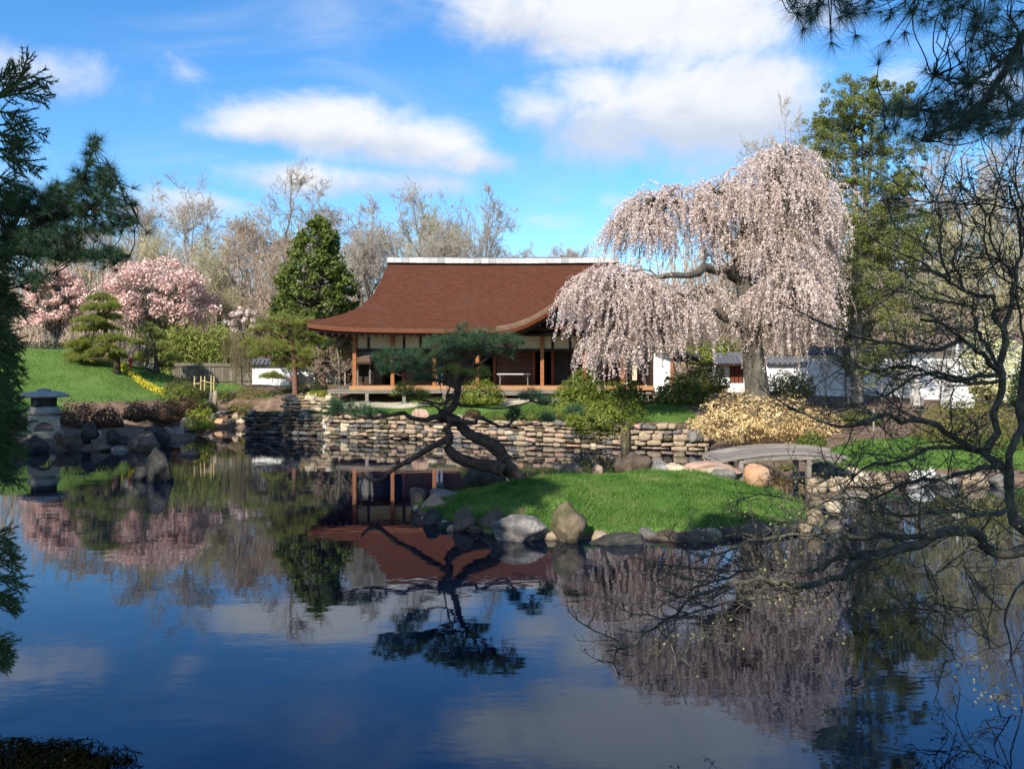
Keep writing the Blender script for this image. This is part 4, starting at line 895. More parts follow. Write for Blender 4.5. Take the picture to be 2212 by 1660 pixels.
# ------------------------------------------------------------------ lanterns and pagoda
def lantern():
    d = 31.5; c = P(95, 936, d); k = d / F; c[2] = gh(c[0], c[1]) - .02; zb = P(0, 936, d)[2] ; c[2] = zb
    root = thing('stone_lantern', 'low wide roofed stone lantern on arched legs at the left pond bank', 'lantern', c)
    z = lambda v: (936 - v) * k
    MB().lathe(c, [(40 * k, -.25), (40 * k, z(931)), (38 * k, z(930))], 6).build('base', M['stone_lantern_leg'], root)
    # arched legs on four sides
    th = np.linspace(0, np.pi, 15)
    for side in range(4):
        ca, sa = math.cos(side * math.pi / 2 + .5), math.sin(side * math.pi / 2 + .5)
        def ring(hw, hh, dep, pw): return np.array([[np.sign(math.cos(t)) * abs(math.cos(t)) ** pw * hw * k, -dep * k, z(930) + abs(math.sin(t)) ** pw * hh * k] for t in th])
        G = [ring(20, 20, 30, 1), ring(32, 30, 30, .55), ring(31, 28, 19, .55), ring(20, 20, 19, 1), ring(20, 20, 30, 1)]
        G = [[c + [p[0] * ca - p[1] * sa, p[0] * sa + p[1] * ca, p[2]] for p in r] for r in G]
        MB().grid(np.array(G)).build('arched_leg', M['stone_lantern_leg'], root, False)
    MB().lathe(c, [(24 * k, z(905)), (31 * k, z(903)), (30 * k, z(898)), (22 * k, z(897)), (22 * k, z(893)), (33 * k, z(892)), (34 * k, z(886)), (30 * k, z(885)), (28 * k, z(878))], 6).build('platform', M['stone_lantern'], root)
    fb = MB().lathe(c, [(25 * k, z(884)), (25 * k, z(858)), (27 * k, z(857))], 6).build('fire_box', M['stone_dark'], root)
    MB().lathe(c + [0, -25 * k, z(871)], [(.0, -.09), (.09, -.09), (.11, 0), (.09, .09), (.0, .09)], 10).build('window', M['metal_black'], fb)
    MB().lathe(c, [(26 * k, z(858.5)), (49 * k, z(857)), (50.5 * k, z(854)), (40 * k, z(848)), (22 * k, z(844.5)), (12 * k, z(844))], 6).build('roof', M['stone_lantern'], root, False)
    MB().lathe(c, [(14 * k, z(845)), (15 * k, z(841)), (9 * k, z(839)), (3 * k, z(838))], 10).build('cap', M['stone_lantern'], root)
lantern()
def pagoda():
    d = 33.; k = d / F; c = P(2068, 868, d); root = thing('stone_pagoda', 'tall white stone pagoda with a ringed spire in front of the white wall', 'pagoda', c); z = lambda v: (868 - v) * k; m_ = M['stone_white']
    MB().lathe(c, [(34 * k, z(880)), (34 * k, z(862)), (30 * k, z(861)), (30 * k, z(850)), (24 * k, z(849))], 4, 0).build('base', m_, root)
    MB().lathe(c, [(22 * k, z(850)), (22 * k, z(832)), (30 * k, z(830)), (31 * k, z(824)), (24 * k, z(820))], 4).build('body', m_, root)
    MB().lathe(c, [(24 * k, z(821)), (25 * k, z(810)), (21 * k, z(801)), (13 * k, z(795)), (8 * k, z(792))], 16).build('dome', m_, root, True)
    pr = [(5 * k, z(793))]
    for i in range(7): v = 788 - i * 6.5; r = 5.2 - i * .35; pr += [(r * k, z(v)), (r * k, z(v - 4)), (2.2 * k, z(v - 4.3)), (2.2 * k, z(v - 6))]
    pr += [(3 * k, z(741)), (.6 * k, z(736))]
    MB().lathe(c, pr, 12).build('spire', m_, root)
pagoda()
def ped_lantern():
    d = 34.; k = d / F; c = P(1981, 862, d); root = thing('pedestal_lantern', 'small weathered stone lantern on a waisted pedestal left of the white pagoda', 'lantern', c); z = lambda v: (862 - v) * k; m_ = M['stone_lantern']
    MB().lathe(c, [(13 * k, z(875)), (13 * k, z(856)), (8 * k, z(853)), (5.5 * k, z(848)), (5.5 * k, z(840))], 6).build('pedestal', m_, root)
    MB().lathe(c, [(6 * k, z(841)), (11 * k, z(835)), (12 * k, z(830)), (9 * k, z(829))], 6).build('platform', m_, root)
    MB().lathe(c, [(7.5 * k, z(830)), (7.5 * k, z(815))], 6).build('fire_box', m_, root)
    MB().lathe(c, [(8 * k, z(816)), (16 * k, z(814)), (15 * k, z(811)), (7 * k, z(804)), (3 * k, z(802))], 6).build('roof', m_, root)
    MB().lathe(c, [(2.5 * k, z(803)), (4.5 * k, z(797)), (3 * k, z(790)), (.5 * k, z(785))], 8).build('finial', m_, root, True)
ped_lantern()

# ------------------------------------------------------------------ bridge
def bridge():
    root = thing('arched_bridge', 'grey low arched plank footbridge linking the island to the right bank', 'bridge', P(1660, 985, 20.6))
    # curve of the deck across the gap, front and back planks
    rng = random.Random(2)
    def arc(x): s = (x - 4.75) / 3.15; return .63 + .13 * s + .17 * math.sin(math.pi * min(max(s, 0), 1)) ** .8
    xs = np.linspace(4.75, 7.9, 22)
    for k, (ya, yb, dz) in enumerate(((20.0, 20.36, .0), (20.375, 20.73, .012), (20.745, 21.1, .0))):
        top = np.array([[x, ya, arc(x) + dz] for x in xs]); G = [top - [0, 0, .07], top, top + [0, yb - ya, 0], top + [0, yb - ya, -.07], top - [0, 0, .07]]
        MB().grid(np.array(G)).build('deck_plank', M['wood_grey'], root)
    top = np.array([[x, 21.12, arc(x) + .05] for x in xs]); MB().grid(np.array([top + [0, 0, -.1], top + [0, 0, .04], top + [0, .14, .04], top + [0, .14, -.1]])).build('kerb_beam', M['wood_grey'], root)
    xb = np.linspace(5.45, 7.75, 18); t2 = np.array([[x, 20.03, arc(x) - .075] for x in xb])
    lo = np.array([[x, 20.03, arc(x) - .075 - .11] for x in xb])
    MB().grid(np.array([lo, t2, t2 + [0, .14, 0], lo + [0, .14, 0], lo])).build('side_beam', M['wood_board'] if False else M['wood_grey'], root)
    MB().grid(np.array([lo, t2, t2 + [0, .14, 0], lo + [0, .14, 0], lo]) + [0, .9, 0]).build('side_beam', M['wood_grey'], root)
    for x in (5.4, 7.0):
        for y in (20.05, 20.95): box_obj('bridge_post', (x - .05, y, -.4), (x + .05, y + .14, arc(x) - .1 if x > 6 else arc(x) - .08), M['wood_grey'], root)
    for i in range(5): MB().box((4.85 + i * .11, 20.02 + .01 * (i % 2), arc(4.9) + .005), (4.85 + i * .11 + .1, 21.05, arc(4.9) + .03)).build('step_plank', M['wood_grey'], root)
bridge()

# ------------------------------------------------------------------ vegetation builders
def smooth_poly(pts, n):
    """Catmull-Rom resample of a polyline"""
    p = np.asarray(pts, float)
    if len(p) == 2: return p[0] + (p[1] - p[0]) * np.linspace(0, 1, n)[:, None]
    e = np.concatenate([[2 * p[0] - p[1]], p, [2 * p[-1] - p[-2]]]); L = np.concatenate([[0], np.cumsum(np.linalg.norm(np.diff(p, axis=0), axis=1))])
    o = []
    for s in np.linspace(0, L[-1], n):
        i = min(np.searchsorted(L, s, 'right') - 1, len(p) - 2); t = (s - L[i]) / (L[i + 1] - L[i] + 1e-9)
        a, b, c, d = e[i], e[i + 1], e[i + 2], e[i + 3]
        o.append(.5 * (2 * b + (c - a) * t + (2 * a - 5 * b + 4 * c - d) * t * t + (3 * b - a - 3 * c + d) * t ** 3))
    return np.array(o)
def curve_to(rng, a, b, n=6, sag=.0, wobble=.06):
    a, b = np.asarray(a, float), np.asarray(b, float); t = np.linspace(0, 1, n)[:, None]; L = np.linalg.norm(b - a)
    p = a + (b - a) * t + np.array([0, 0, 1]) * sag * L * np.sin(np.pi * t)
    j = rng.normal(0, wobble * L, (n, 3)); j[0] = j[-1] = 0
    return p + j
def rot_dir(rng, d, ang):
    s = unit(np.cross(d, rng.normal(0, 1, 3))); return d * math.cos(ang) + s * math.sin(ang)
def grow_bare(seed, h, trunk_frac=.3, limb_ang=.8, nlimb=9, kids=(8, 6, 5), gnarl=.22, up=.12, spread=.5, r0=.3, twig=.010, ratio=.52, lean=0.):
    """bare deciduous tree in local coordinates; returns trunk tubes and crown tubes"""
    rng = np.random.default_rng(seed); TR, CR = Tubes(), Tubes()
    def walk(p, d, L, n, g, u):
        pts = [p]; st = L / n
        for _ in range(n):
            d = unit(d + rng.normal(0, g, 3) + np.array([0, 0, u])); p = p + d * st; pts.append(p)
        return np.array(pts)
    def br(p, d, L, r, lvl):
        n = (5, 4, 3, 3)[min(lvl, 3)]
        pts = walk(p, d, L, n, gnarl, up * (1 if lvl < 2 else .5)); rr = np.maximum(np.linspace(r, r * .4, n + 1), twig * .7)
        (TR if lvl == 0 else CR).add(pts, rr, 5 if lvl == 0 else (4 if lvl == 1 else 3))
        if lvl >= len(kids): return
        k = max(2, int(kids[lvl] * rng.uniform(.75, 1.25)))
        for t in rng.uniform(.22, 1, k):
            i = min(int(t * n), n - 1); q = pts[i] + (pts[i + 1] - pts[i]) * (t * n - i); dd = unit(pts[i + 1] - pts[i])
            br(q, rot_dir(rng, dd, rng.uniform(.4, .95)), L * ratio * rng.uniform(.7, 1.2) * (1.1 - .35 * t), max(r * .5 * (1 - .45 * t), twig), lvl + 1)
    tp = walk(np.zeros(3) - [0, 0, .3], np.array([lean, 0, 1.]), h * .72, 8, gnarl * .28, .25)
    TR.add(tp, np.linspace(r0, r0 * .28, 9) * np.array([1.35] + [1] * 8), 8)
    for i in range(nlimb):
        t = trunk_frac + (1 - trunk_frac) * (i + rng.random()) / nlimb; k = min(int(t * 8), 7); q = tp[k] + (tp[k + 1] - tp[k]) * (t * 8 - k)
        az = i * 2.4 + rng.normal(0, .4); a = limb_ang * (1.15 - .55 * t) * rng.uniform(.8, 1.2)
        d = np.array([math.cos(az) * math.sin(a), math.sin(az) * math.sin(a), math.cos(a)])
        br(q, d, h * spread * (1.15 - .6 * t) * rng.uniform(.8, 1.15), r0 * .42 * (1.1 - .6 * t), 0)
    return TR, CR
def bare_tree(label, tubes, x, y, tmat, cmat, cat='tree', name='bare_tree', group=None):
    z = gh(x, y); root = thing(name, label, cat, (x, y, z), group)
    for nm, T, m_ in (('trunk', tubes[0], tmat), ('crown', tubes[1], cmat)):
        V, Q = T.arrays(); o = bpy.data.objects.new(nm, mesh_data(nm, V, Q, M[m_], True)); COL.objects.link(o); o.parent = root
    return root
def bare_like(src, label, u, vt, d, rz, hsrc, wid=1.0, group=None):
    x = (u - CU) / F * d; z = gh(x, d); h = H - (vt - HV) / F * d - z; s = h / hsrc
    return dup(src, (x, d, z), rz, (s * wid, s * wid, s), label)
def put_bare(src, u, vt, d, hsrc, rz=0., wid=1.):
    x = (u - CU) / F * d; z = gh(x, d); h = H - (vt - HV) / F * d - z; s = h / hsrc
    src.location = (x, d, z); src.rotation_euler = (0, 0, rz); src.scale = (s * wid, s * wid, s)
# background wood, one tree at a time
HB = 16.0
pA = bare_tree('tall grey bare tree with upright branches above the larger pink magnolia', grow_bare(1, HB, .22, .62, 11, (10, 8, 7), .2, .07, .46, .22, .014), 0, 60, 'bark_grey', 'twig_grey')
pB = bare_tree('broad crowned bare oak like tree rising highest behind the dark green conical evergreen', grow_bare(2, HB, .38, 1.15, 12, (10, 8, 7), .28, .1, .5, .34, .015), 0, 60, 'bark_grey', 'twig_grey')
pC = bare_tree('dense twiggy brown bare tree left of the conical evergreen', grow_bare(3, HB, .15, .95, 14, (10, 8, 7), .25, .06, .44, .2, .016), 0, 60, 'bark_grey', 'twig_brown')
pD = bare_tree('tall narrow grey bare tree standing alone above the middle of the roof ridge', grow_bare(4, HB, .2, .6, 13, (10, 8, 6), .16, .08, .4, .24, .014), 0, 60, 'bark_grey', 'twig_grey')
pE = bare_tree('low yellowish budding tree at the left behind the larger magnolia', grow_bare(5, HB, .15, .8, 12, (10, 8, 7), .2, .1, .45, .2, .017), 0, 60, 'bark_grey', 'twig_yellow')
put_bare(pA, 424, 412, 68, HB * .97, .3, .9); put_bare(pB, 655, 388, 70, HB * .95, .5, 1.1); put_bare(pC, 545, 470, 66, HB * .92, 0, 1.1); put_bare(pD, 1040, 412, 74, HB * .97, 1.0, .8); put_bare(pE, 320, 500, 62, HB * .95, .2, 1.)
bare_like(pA, 'grey bare tree behind the tip of the dark pine branch at left', 318, 425, 72, 2.1, HB * .97)
bare_like(pE, 'yellow budding bare tree between the tall grey tree and the brown twiggy one', 470, 520, 60, 1.4, HB * .95)
bare_like(pC, 'brown bare tree directly left of the conical evergreen', 590, 505, 58, 2.2, HB * .92, 1.1)
bare_like(pB, 'bare tree with a thick pale trunk between the evergreen and the roof verge', 792, 450, 60, 2.6, HB * .95, .95)
bare_like(pB, 'wide bare tree behind the left end of the roof ridge', 880, 425, 68, 4.1, HB * .95, .9)
bare_like(pE, 'yellowish grey bare tree above the left third of the roof ridge', 930, 440, 76, 3.1, HB * .95, .9)
bare_like(pA, 'slim bare tree just left of the lone tall tree over the roof', 975, 452, 78, .9, HB * .97, .8)
bare_like(pC, 'low bare tree right of the lone tall tree peeping over the ridge', 1098, 530, 90, 1.0, HB * .92, .8)
bare_like(pC, 'small round brown bare tree far away above the middle of the ridge', 1190, 523, 100, 1.9, HB * .92, .75)
bare_like(pC, 'second small round brown bare tree far away over the ridge, nearer the cherry', 1248, 522, 100, 3.3, HB * .92, .75)
bare_like(pC, 'brown bare tree behind the dark pine branch at the far left', 210, 470, 74, 4.0, HB * .92)
bare_like(pE, 'budding bare tree at the far left edge behind the smaller magnolia', 110, 520, 66, 5.0, HB * .95)
bare_like(pA, 'tall bare tree whose top shows above the dome of the weeping cherry', 1692, 272, 58, 1.1, HB * .97, .8)
bare_like(pA, 'bare tree showing above the right shoulder of the weeping cherry', 1745, 300, 62, 2.9, HB * .97, .8)
bare_like(pC, 'brown bare tree behind the gap under the left arm of the cherry', 1495, 610, 60, .4, HB * .92, 1.3)
bare_like(pC, 'brown bare tree filling the gap beside the cherry trunk', 1575, 560, 64, 4.4, HB * .92, 1.2)
bare_like(pD, 'tall straight bare tree right of the conifer behind the dogwood', 2068, 285, 52, 3.0, HB * .97, .75)
bare_like(pD, 'tall bare tree at the right edge behind the dogwood top', 2190, 290, 54, 4.4, HB * .97, .8)
bare_like(pC, 'brown twiggy tree between the tall conifer and the straight bare tree', 1985, 400, 60, 5.2, HB * .92, 1.0)
bare_like(pE, 'yellow budding tree behind the middle of the dogwood', 2120, 430, 48, 5.7, HB * .95, 1.)
bare_like(pC, 'low brown tree behind the white wall at the right edge', 2235, 480, 50, 2.0, HB * .92, 1.)
bare_like(pC, 'brown tree just right of the weeping cherry behind the tall conifer', 1800, 450, 58, 1.2, HB * .92, 1.)
def far_wood():
    rng = np.random.default_rng(8); T = Tubes()
    for i in range(42000):
        y = rng.uniform(60, 150); u = rng.uniform(-250, 2500); x = (u - CU) / F * y
        if 900 < u < 1330 and rng.random() < .6: continue
        q_ = min(max((y - 105) / 85, 0), 1); z0 = 2.1 + 15 * q_ * q_ * (3 - 2 * q_); zz = z0 + rng.uniform(0, 1) ** 1.3 * (8.5 if u < 800 or u > 1420 else 3.8); L = rng.uniform(.8, 3.2)
        d = np.array([rng.normal(0, .35), rng.normal(0, .35), 1.]) * L
        a = np.array([x, y, zz]); T.add(np.array([a, a + d * .5 + rng.normal(0, .1, 3), a + d]), (.05, .02), 3)
    o = T.build('distant_wood', M['twig_brown']); tag(o, 'far brown wood of bare trunks and twigs behind the whole garden', 'wood', None, 'stuff')
far_wood()

def clump_leaves(rng, centers, radii, n_each, size, aspect=.5, flat=1., jit=.5, updir=.2):
    C = np.repeat(centers, n_each, 0); R = np.repeat(radii, n_each)[:, None]
    s = sphere_pts(rng, len(C)); r = rng.uniform(.25, 1, (len(C), 1)) ** .5
    p = C + s * r * R * [1, 1, flat]
    return leaves(rng, p, s + [0, 0, updir], size, aspect, jit)
def crown_of(root, rng, base, C, rad, leaf, n, size, bark, trunk_r, top, aspect=.55, flat=.8, part='blossom', nbr=None):
    """trunk from base to top, curved limbs to clump centres C, leaf clumps on them"""
    T = Tubes(); tp = curve_to(rng, base - [0, 0, .3], top, 7, 0, .02); T.add(tp, (trunk_r, trunk_r * .5), 7); T.build('trunk', M[bark], root)
    B = Tubes()
    for c in (C if nbr is None else C[rng.permutation(len(C))[:nbr]]):
        a = tp[rng.integers(3, 7)]; pl = curve_to(rng, a, c, 6, .1, .05); B.add(pl, (trunk_r * .3, .015), 4)
        for _ in range(4):
            k = rng.integers(2, 6); B.add(curve_to(rng, pl[k], c + rng.normal(0, 1, 3) * rad.mean() * .9, 4, .05, .08), (.02, .008), 3)
    B.build('branches', M[bark], root)
    V, f = clump_leaves(rng, C, rad, n, size, aspect, flat); mobj(part, V, f, M[leaf], root)
def magnolia(label, u0, u1, vt, vb, d, n, seed, leaf, size, vg, nclump=90):
    rng = np.random.default_rng(seed); a, b = P(u0, vb, d), P(u1, vt, d); c = (a + b) / 2; rx, rz = (b[0] - a[0]) / 2, (b[2] - a[2]) / 2
    base = np.array([c[0], d, gh(c[0], d)]); root = thing('magnolia_tree', label, 'tree', base)
    s = sphere_pts(rng, nclump); s[:, 2] = np.where(s[:, 2] < -.6, -s[:, 2], s[:, 2]); r = rng.uniform(.45, 1, (nclump, 1)) ** .6
    C = c + s * r * [rx * .92, rx * .7, rz * .92] * (1 + .1 * rng.normal(0, 1, (nclump, 1)))
    rad = rng.uniform(.25, .5, nclump) * rx / 2.6
    crown_of(root, rng, base, C, rad, leaf, n // nclump, size, 'bark_grey', .18, c - [0, 0, rz * .35])
magnolia('large round magnolia in full pink bloom behind the mound pine', 205, 470, 556, 742, 55, 15000, 21, 'blossom_pink', .17, 760, 170)
magnolia('smaller pink magnolia in bloom at the left edge behind the mound', 40, 196, 575, 740, 57, 10000, 22, 'blossom_pink', .17, 760, 110)
magnolia('small pale pink magnolia blooming between the bamboo and the red pine', 484, 580, 664, 745, 56, 4500, 23, 'blossom_white', .15, 780, 50)

def cone_tree():
    d = 52.; rng = np.random.default_rng(31); k = d / F; base = P(688, 835, d); base[2] = gh(base[0], d); root = thing('conical_evergreen', 'dense dark green conical evergreen left of the house roof', 'tree', base)
    vs = [474, 490, 511, 558, 597, 640, 674, 720, 780]; l = [686, 668, 640, 618, 602, 596, 588, 585, 590]; r = [689, 712, 728, 732, 758, 770, 772, 775, 772]
    v = 474 + (300 * rng.random(560) ** .75); az = rng.uniform(0, 2 * np.pi, 560)
    L, R = np.interp(v, vs, l), np.interp(v, vs, r); cx, hw = (L + R) / 2, (R - L) / 2 * rng.uniform(.62, 1.02, 560)
    C = np.stack([(cx - CU + hw * np.cos(az)) * k, d + hw * k * np.sin(az), H - (v - HV) * k + rng.normal(0, .15, 560)], 1)
    rad = rng.uniform(.22, .5, 560)
    T = Tubes(); T.add(np.array([base, base + [0, 0, 4], P(688, 480, d)]), np.array([.22, .16, .03]), 7); T.build('trunk', M['bark_dark'], root)
    B = Tubes()
    for c in C[::2]: B.add(curve_to(rng, [base[0], d, c[2] - .5], c, 4, 0, .04), (.04, .015), 3)
    B.build('branches', M['bark_dark'], root)
    V, f = clump_leaves(rng, C, rad, 55, .2, .55, .75, .6, .3); mobj('foliage', V, f, M['conifer_leaf'], root)
cone_tree()
def tall_conifer():
    d = 37.; rng = np.random.default_rng(33); k = d / F; root = thing('tall_conifer', 'tall thin crowned conifer with bare double trunk right of the weeping cherry', 'tree', P(1848, 860, d))
    q = lambda x, y: (1583.9 + x * .37843, y * .37843)
    TA = [(1852, 870), (1850, 760), (1849, 640), (1849, 520), (1846, 380), (1845, 300), (1846, 190)]; TB = [(1850, 640), (1862, 560), (1870, 460), (1879, 360), (1884, 280), (1890, 200)]
    T = Tubes(); T.add(smooth_poly(PL(TA, d), 14), (.3, .04), 8); T.add(smooth_poly(PL([(a, b, d - .3 + .3) for a, b in TB], d), 10), (.15, .03), 7); T.add(smooth_poly(PL([(1864, 500), (1868, 420), (1863, 300), (1866, 210)], d + .5), 8), (.07, .02), 6)
    T.add(smooth_poly(PL([(1785, 480), (1788, 400), (1793, 330)], d + 1), 6), (.06, .02), 5)
    T.build('trunk', M['bark_red'] if False else M['bark_grey'], root)
    cl = [(680, 490, 50), (830, 490, 35), (990, 520, 26), (600, 580, 50), (700, 600, 60), (850, 590, 55), (930, 590, 45), (480, 760, 60), (600, 740, 65), (720, 740, 65), (560, 860, 50), (850, 780, 60), (900, 860, 55), (1050, 850, 50), (980, 1000, 40), (900, 1060, 50), (1020, 1080, 34), (660, 1040, 34), (680, 1250, 55), (1050, 1230, 65), (950, 1300, 65), (850, 1330, 60), (1100, 1300, 60), (540, 1550, 75), (480, 1600, 70), (850, 1450, 60), (1000, 1430, 65), (850, 1190, 44), (780, 560, 45), (640, 680, 50), (520, 700, 40), (1000, 640, 45), (760, 680, 40)]
    cl = [(*q(x, y), r * .378) for x, y, r in cl] + [(1780, 588, 36), (1773, 614, 32), (1902, 645, 32), (1924, 652, 36), (1848, 720, 24), (1909, 752, 24), (1765, 528, 26), (1930, 600, 26), (1880, 600, 28), (1960, 640, 26), (1830, 780, 22), (1890, 790, 26), (1800, 300, 26), (1870, 330, 22), (1815, 640, 30), (1850, 660, 26), (1940, 520, 28), (1900, 560, 26), (1830, 560, 24), (1970, 580, 26), (1800, 700, 24), (1950, 700, 26), (1870, 700, 22), (1790, 650, 24), (1800, 380, 24), (1830, 420, 26), (1870, 400, 24), (1905, 440, 28), (1860, 470, 24), (1890, 500, 24), (1925, 470, 26), (1840, 500, 22), (1955, 540, 28), (1870, 540, 26), (1825, 470, 22), (1900, 360, 26), (1935, 400, 24), (1810, 340, 26)]
    C, R = [], []; B = Tubes()
    for (u, v, r) in cl:
        dy = rng.uniform(-1.6, 1.6); c = P(u, v, d + dy); a = P(1849 + rng.uniform(0, 25), v + 14 + rng.uniform(0, 25), d)
        B.add(curve_to(rng, a, c, 6, .03, .04), (.045, .015), 4)
        for _ in range(24):
            s = c + rng.normal(0, 1, 3) * r * k * [1.0, .9, .6]; C.append(s); R.append(r * k * rng.uniform(.3, .5)); B.add(curve_to(rng, c, s, 3, 0, .05), (.015, .006), 3)
    for _ in range(60):
        v = rng.uniform(300, 780); a = P(1852, v, d); B.add(curve_to(rng, a, a + [rng.normal(0, 1.3), rng.normal(0, 1.2), rng.normal(-.1, .3)], 5, .0, .05), (.02, .006), 3)
    B.build('branches', M['bark_grey'], root)
    V, f = clump_leaves(rng, np.array(C), np.array(R) * 1.25, 80, .085, .4, .8, .8, .3); mobj('foliage', V, f, M['conifer_tall_leaf'], root)
tall_conifer()

# ------------------------------------------------------------------ weeping cherry
def cherry():
    rng = np.random.default_rng(41); D = 33.0; root = thing('weeping_cherry', 'huge weeping cherry in pale pink blossom right of the house', 'tree', P(1640, 895, D))
    k = D / F
    T = Tubes()
    main = smooth_poly(PL([(1641, 900), (1636, 850), (1630, 790), (1625, 740), (1618, 690), (1612, 640), (1602, 590), (1592, 540)], D), 16)
    T.add(main, np.array([.66, .52, .47, .45, .43, .42, .4, .4, .39, .38, .36, .34, .32, .3, .27, .24]), 14)
    limbs = [([(1606, 610, 33), (1570, 585, 32.4), (1545, 580, 32), (1510, 585, 31.5), (1466, 592, 31), (1420, 600, 31), (1370, 606, 31), (1320, 620, 31)], .2),
             ([(1592, 540, 33), (1560, 500, 33), (1520, 470, 33), (1470, 450, 33), (1420, 440, 33)], .17), ([(1592, 540, 33), (1610, 480, 33.5), (1650, 420, 33.5), (1690, 370, 33.5), (1720, 345, 33.5)], .2),
             ([(1618, 690, 33), (1582, 700, 32.5), (1550, 680, 32), (1500, 655, 32), (1450, 640, 31.5)], .13), ([(1612, 640, 33), (1650, 590, 34), (1700, 540, 34.5), (1750, 500, 34.5)], .16),
             ([(1622, 720, 33), (1660, 690, 32), (1700, 660, 31.5), (1740, 650, 31.5)], .12), ([(1602, 590, 33), (1590, 560, 34), (1560, 530, 35), (1530, 500, 36)], .14), ([(1537, 624, 32), (1510, 630, 31.5), (1480, 640, 31)], .08), ([(1610, 480, 33.5), (1570, 430, 33), (1540, 410, 33)], .1), ([(1650, 420, 33.5), (1700, 440, 32), (1760, 450, 31.5)], .1)]
    LP = []
    for pts, r in limbs:
        p = smooth_poly(PL(pts, D), 12); p[1:-1] += rng.normal(0, .09, (10, 3)); T.add(p, np.linspace(r, r * .3, 12) * (1 + .1 * rng.normal(0, 1, 12)), 9); LP.append(p)
    T.build('trunk', M['bark_cherry'], root)
    LPa = np.concatenate(LP)
    # weeping lobes: centre u,v,d; half width, half height (survey units); strands; drop length m; blossom density
    lobes = [(1672, 445, 33.5, 112, 112, 430, 2.3, 24), (1702, 520, 33.5, 84, 118, 240, 2.1, 22), (1590, 470, 33, 80, 75, 170, 1.7, 22), (1450, 470, 33, 105, 72, 330, 1.7, 24), (1380, 500, 32.5, 56, 60, 150, 1.8, 22),
             (1330, 640, 31.5, 92, 66, 380, 1.9, 26), (1420, 670, 31.5, 85, 55, 200, 1.5, 22), (1260, 640, 31.5, 36, 34, 70, 1.2, 20), (1340, 730, 31.3, 62, 40, 120, 1.2, 22), (1515, 640, 31.5, 50, 26, 46, .9, 16), (1705, 690, 32, 56, 50, 120, 1.6, 17),
             (1670, 735, 32.5, 70, 40, 60, 1.2, 9), (1475, 690, 31.4, 54, 40, 110, 1.5, 20), (1420, 740, 31.3, 50, 30, 60, 1.1, 20), (1322, 765, 31.2, 40, 30, 70, 1.3, 24), (1300, 745, 31.2, 44, 26, 50, 1.2, 22), (1670, 555, 32, 76, 76, 130, 1.9, 12), (1742, 445, 33, 36, 64, 80, 1.8, 22), (1540, 420, 33, 60, 40, 80, 1.2, 22), (1690, 350, 33.5, 80, 32, 110, 1.0, 26), (1565, 545, 32.6, 50, 40, 80, 1.2, 20), (1718, 605, 32.6, 52, 66, 160, 2.2, 22), (1700, 640, 31.6, 70, 50, 150, 1.9, 20), (1640, 660, 31.4, 40, 36, 34, 1.3, 12)]
    ST, BR = Tubes(), Tubes(); pts, nr = [], []
    for (u, v, d, ru, rv, n, drop, dens) in lobes:
        c = P(u, v, d); rx, rz = ru * k, rv * k; ry = rx * .85; n = int(n * 1.2)
        s = sphere_pts(rng, n); s[:, 2] = np.abs(s[:, 2]) * rng.choice([1, 1, 1, -.35], n); rr = rng.uniform(.35, 1, (n, 1)) ** .5
        A = c + s * rr * [rx, ry, rz]
        for i, (a, o) in enumerate(zip(A, s)):
            L = drop * rng.uniform(.35, 1.15); m = 7; out = np.array([o[0], o[1], 0]) * .5 + rng.normal(0, .2, 3); p = a.copy(); dd = unit(out + [0, 0, .3]); pl = [p]
            for j in range(m - 1):
                dd = unit(dd + np.array([0, 0, -.62]) + rng.normal(0, .12, 3)); p = p + dd * L / (m - 1); pl.append(p)
            pl = np.array(pl); ST.add(pl, (.012, .004), 3)
            nb = rng.poisson(dens * L * rng.choice([.7, 1.7, 2.5, 3.3])); t = rng.uniform(0, m - 1.001, nb); ii = t.astype(int); fr = (t - ii)[:, None]
            q = pl[ii] * (1 - fr) + pl[ii + 1] * fr; off = rng.normal(0, .036, (nb, 3)); pts.append(q + off); nr.append(off)
            if i % 4 == 0:
                w = LPa[np.argmin(np.linalg.norm(LPa - a, axis=1) + rng.uniform(0, .8, len(LPa)))]; BR.add(curve_to(rng, w, a, 7, .16, .03), (.035, .012), 4)
    ST.build('hanging_twigs', M['twig_brown'], root); BR.build('branches', M['bark_cherry'], root)
    pts = np.concatenate(pts); nr = np.concatenate(nr)
    V, f = leaves(rng, pts, unit(nr) + [0, -.3, .2], .056, .75, .6, .55); mobj('blossom', V, f, M['blossom_white'], root)
cherry()

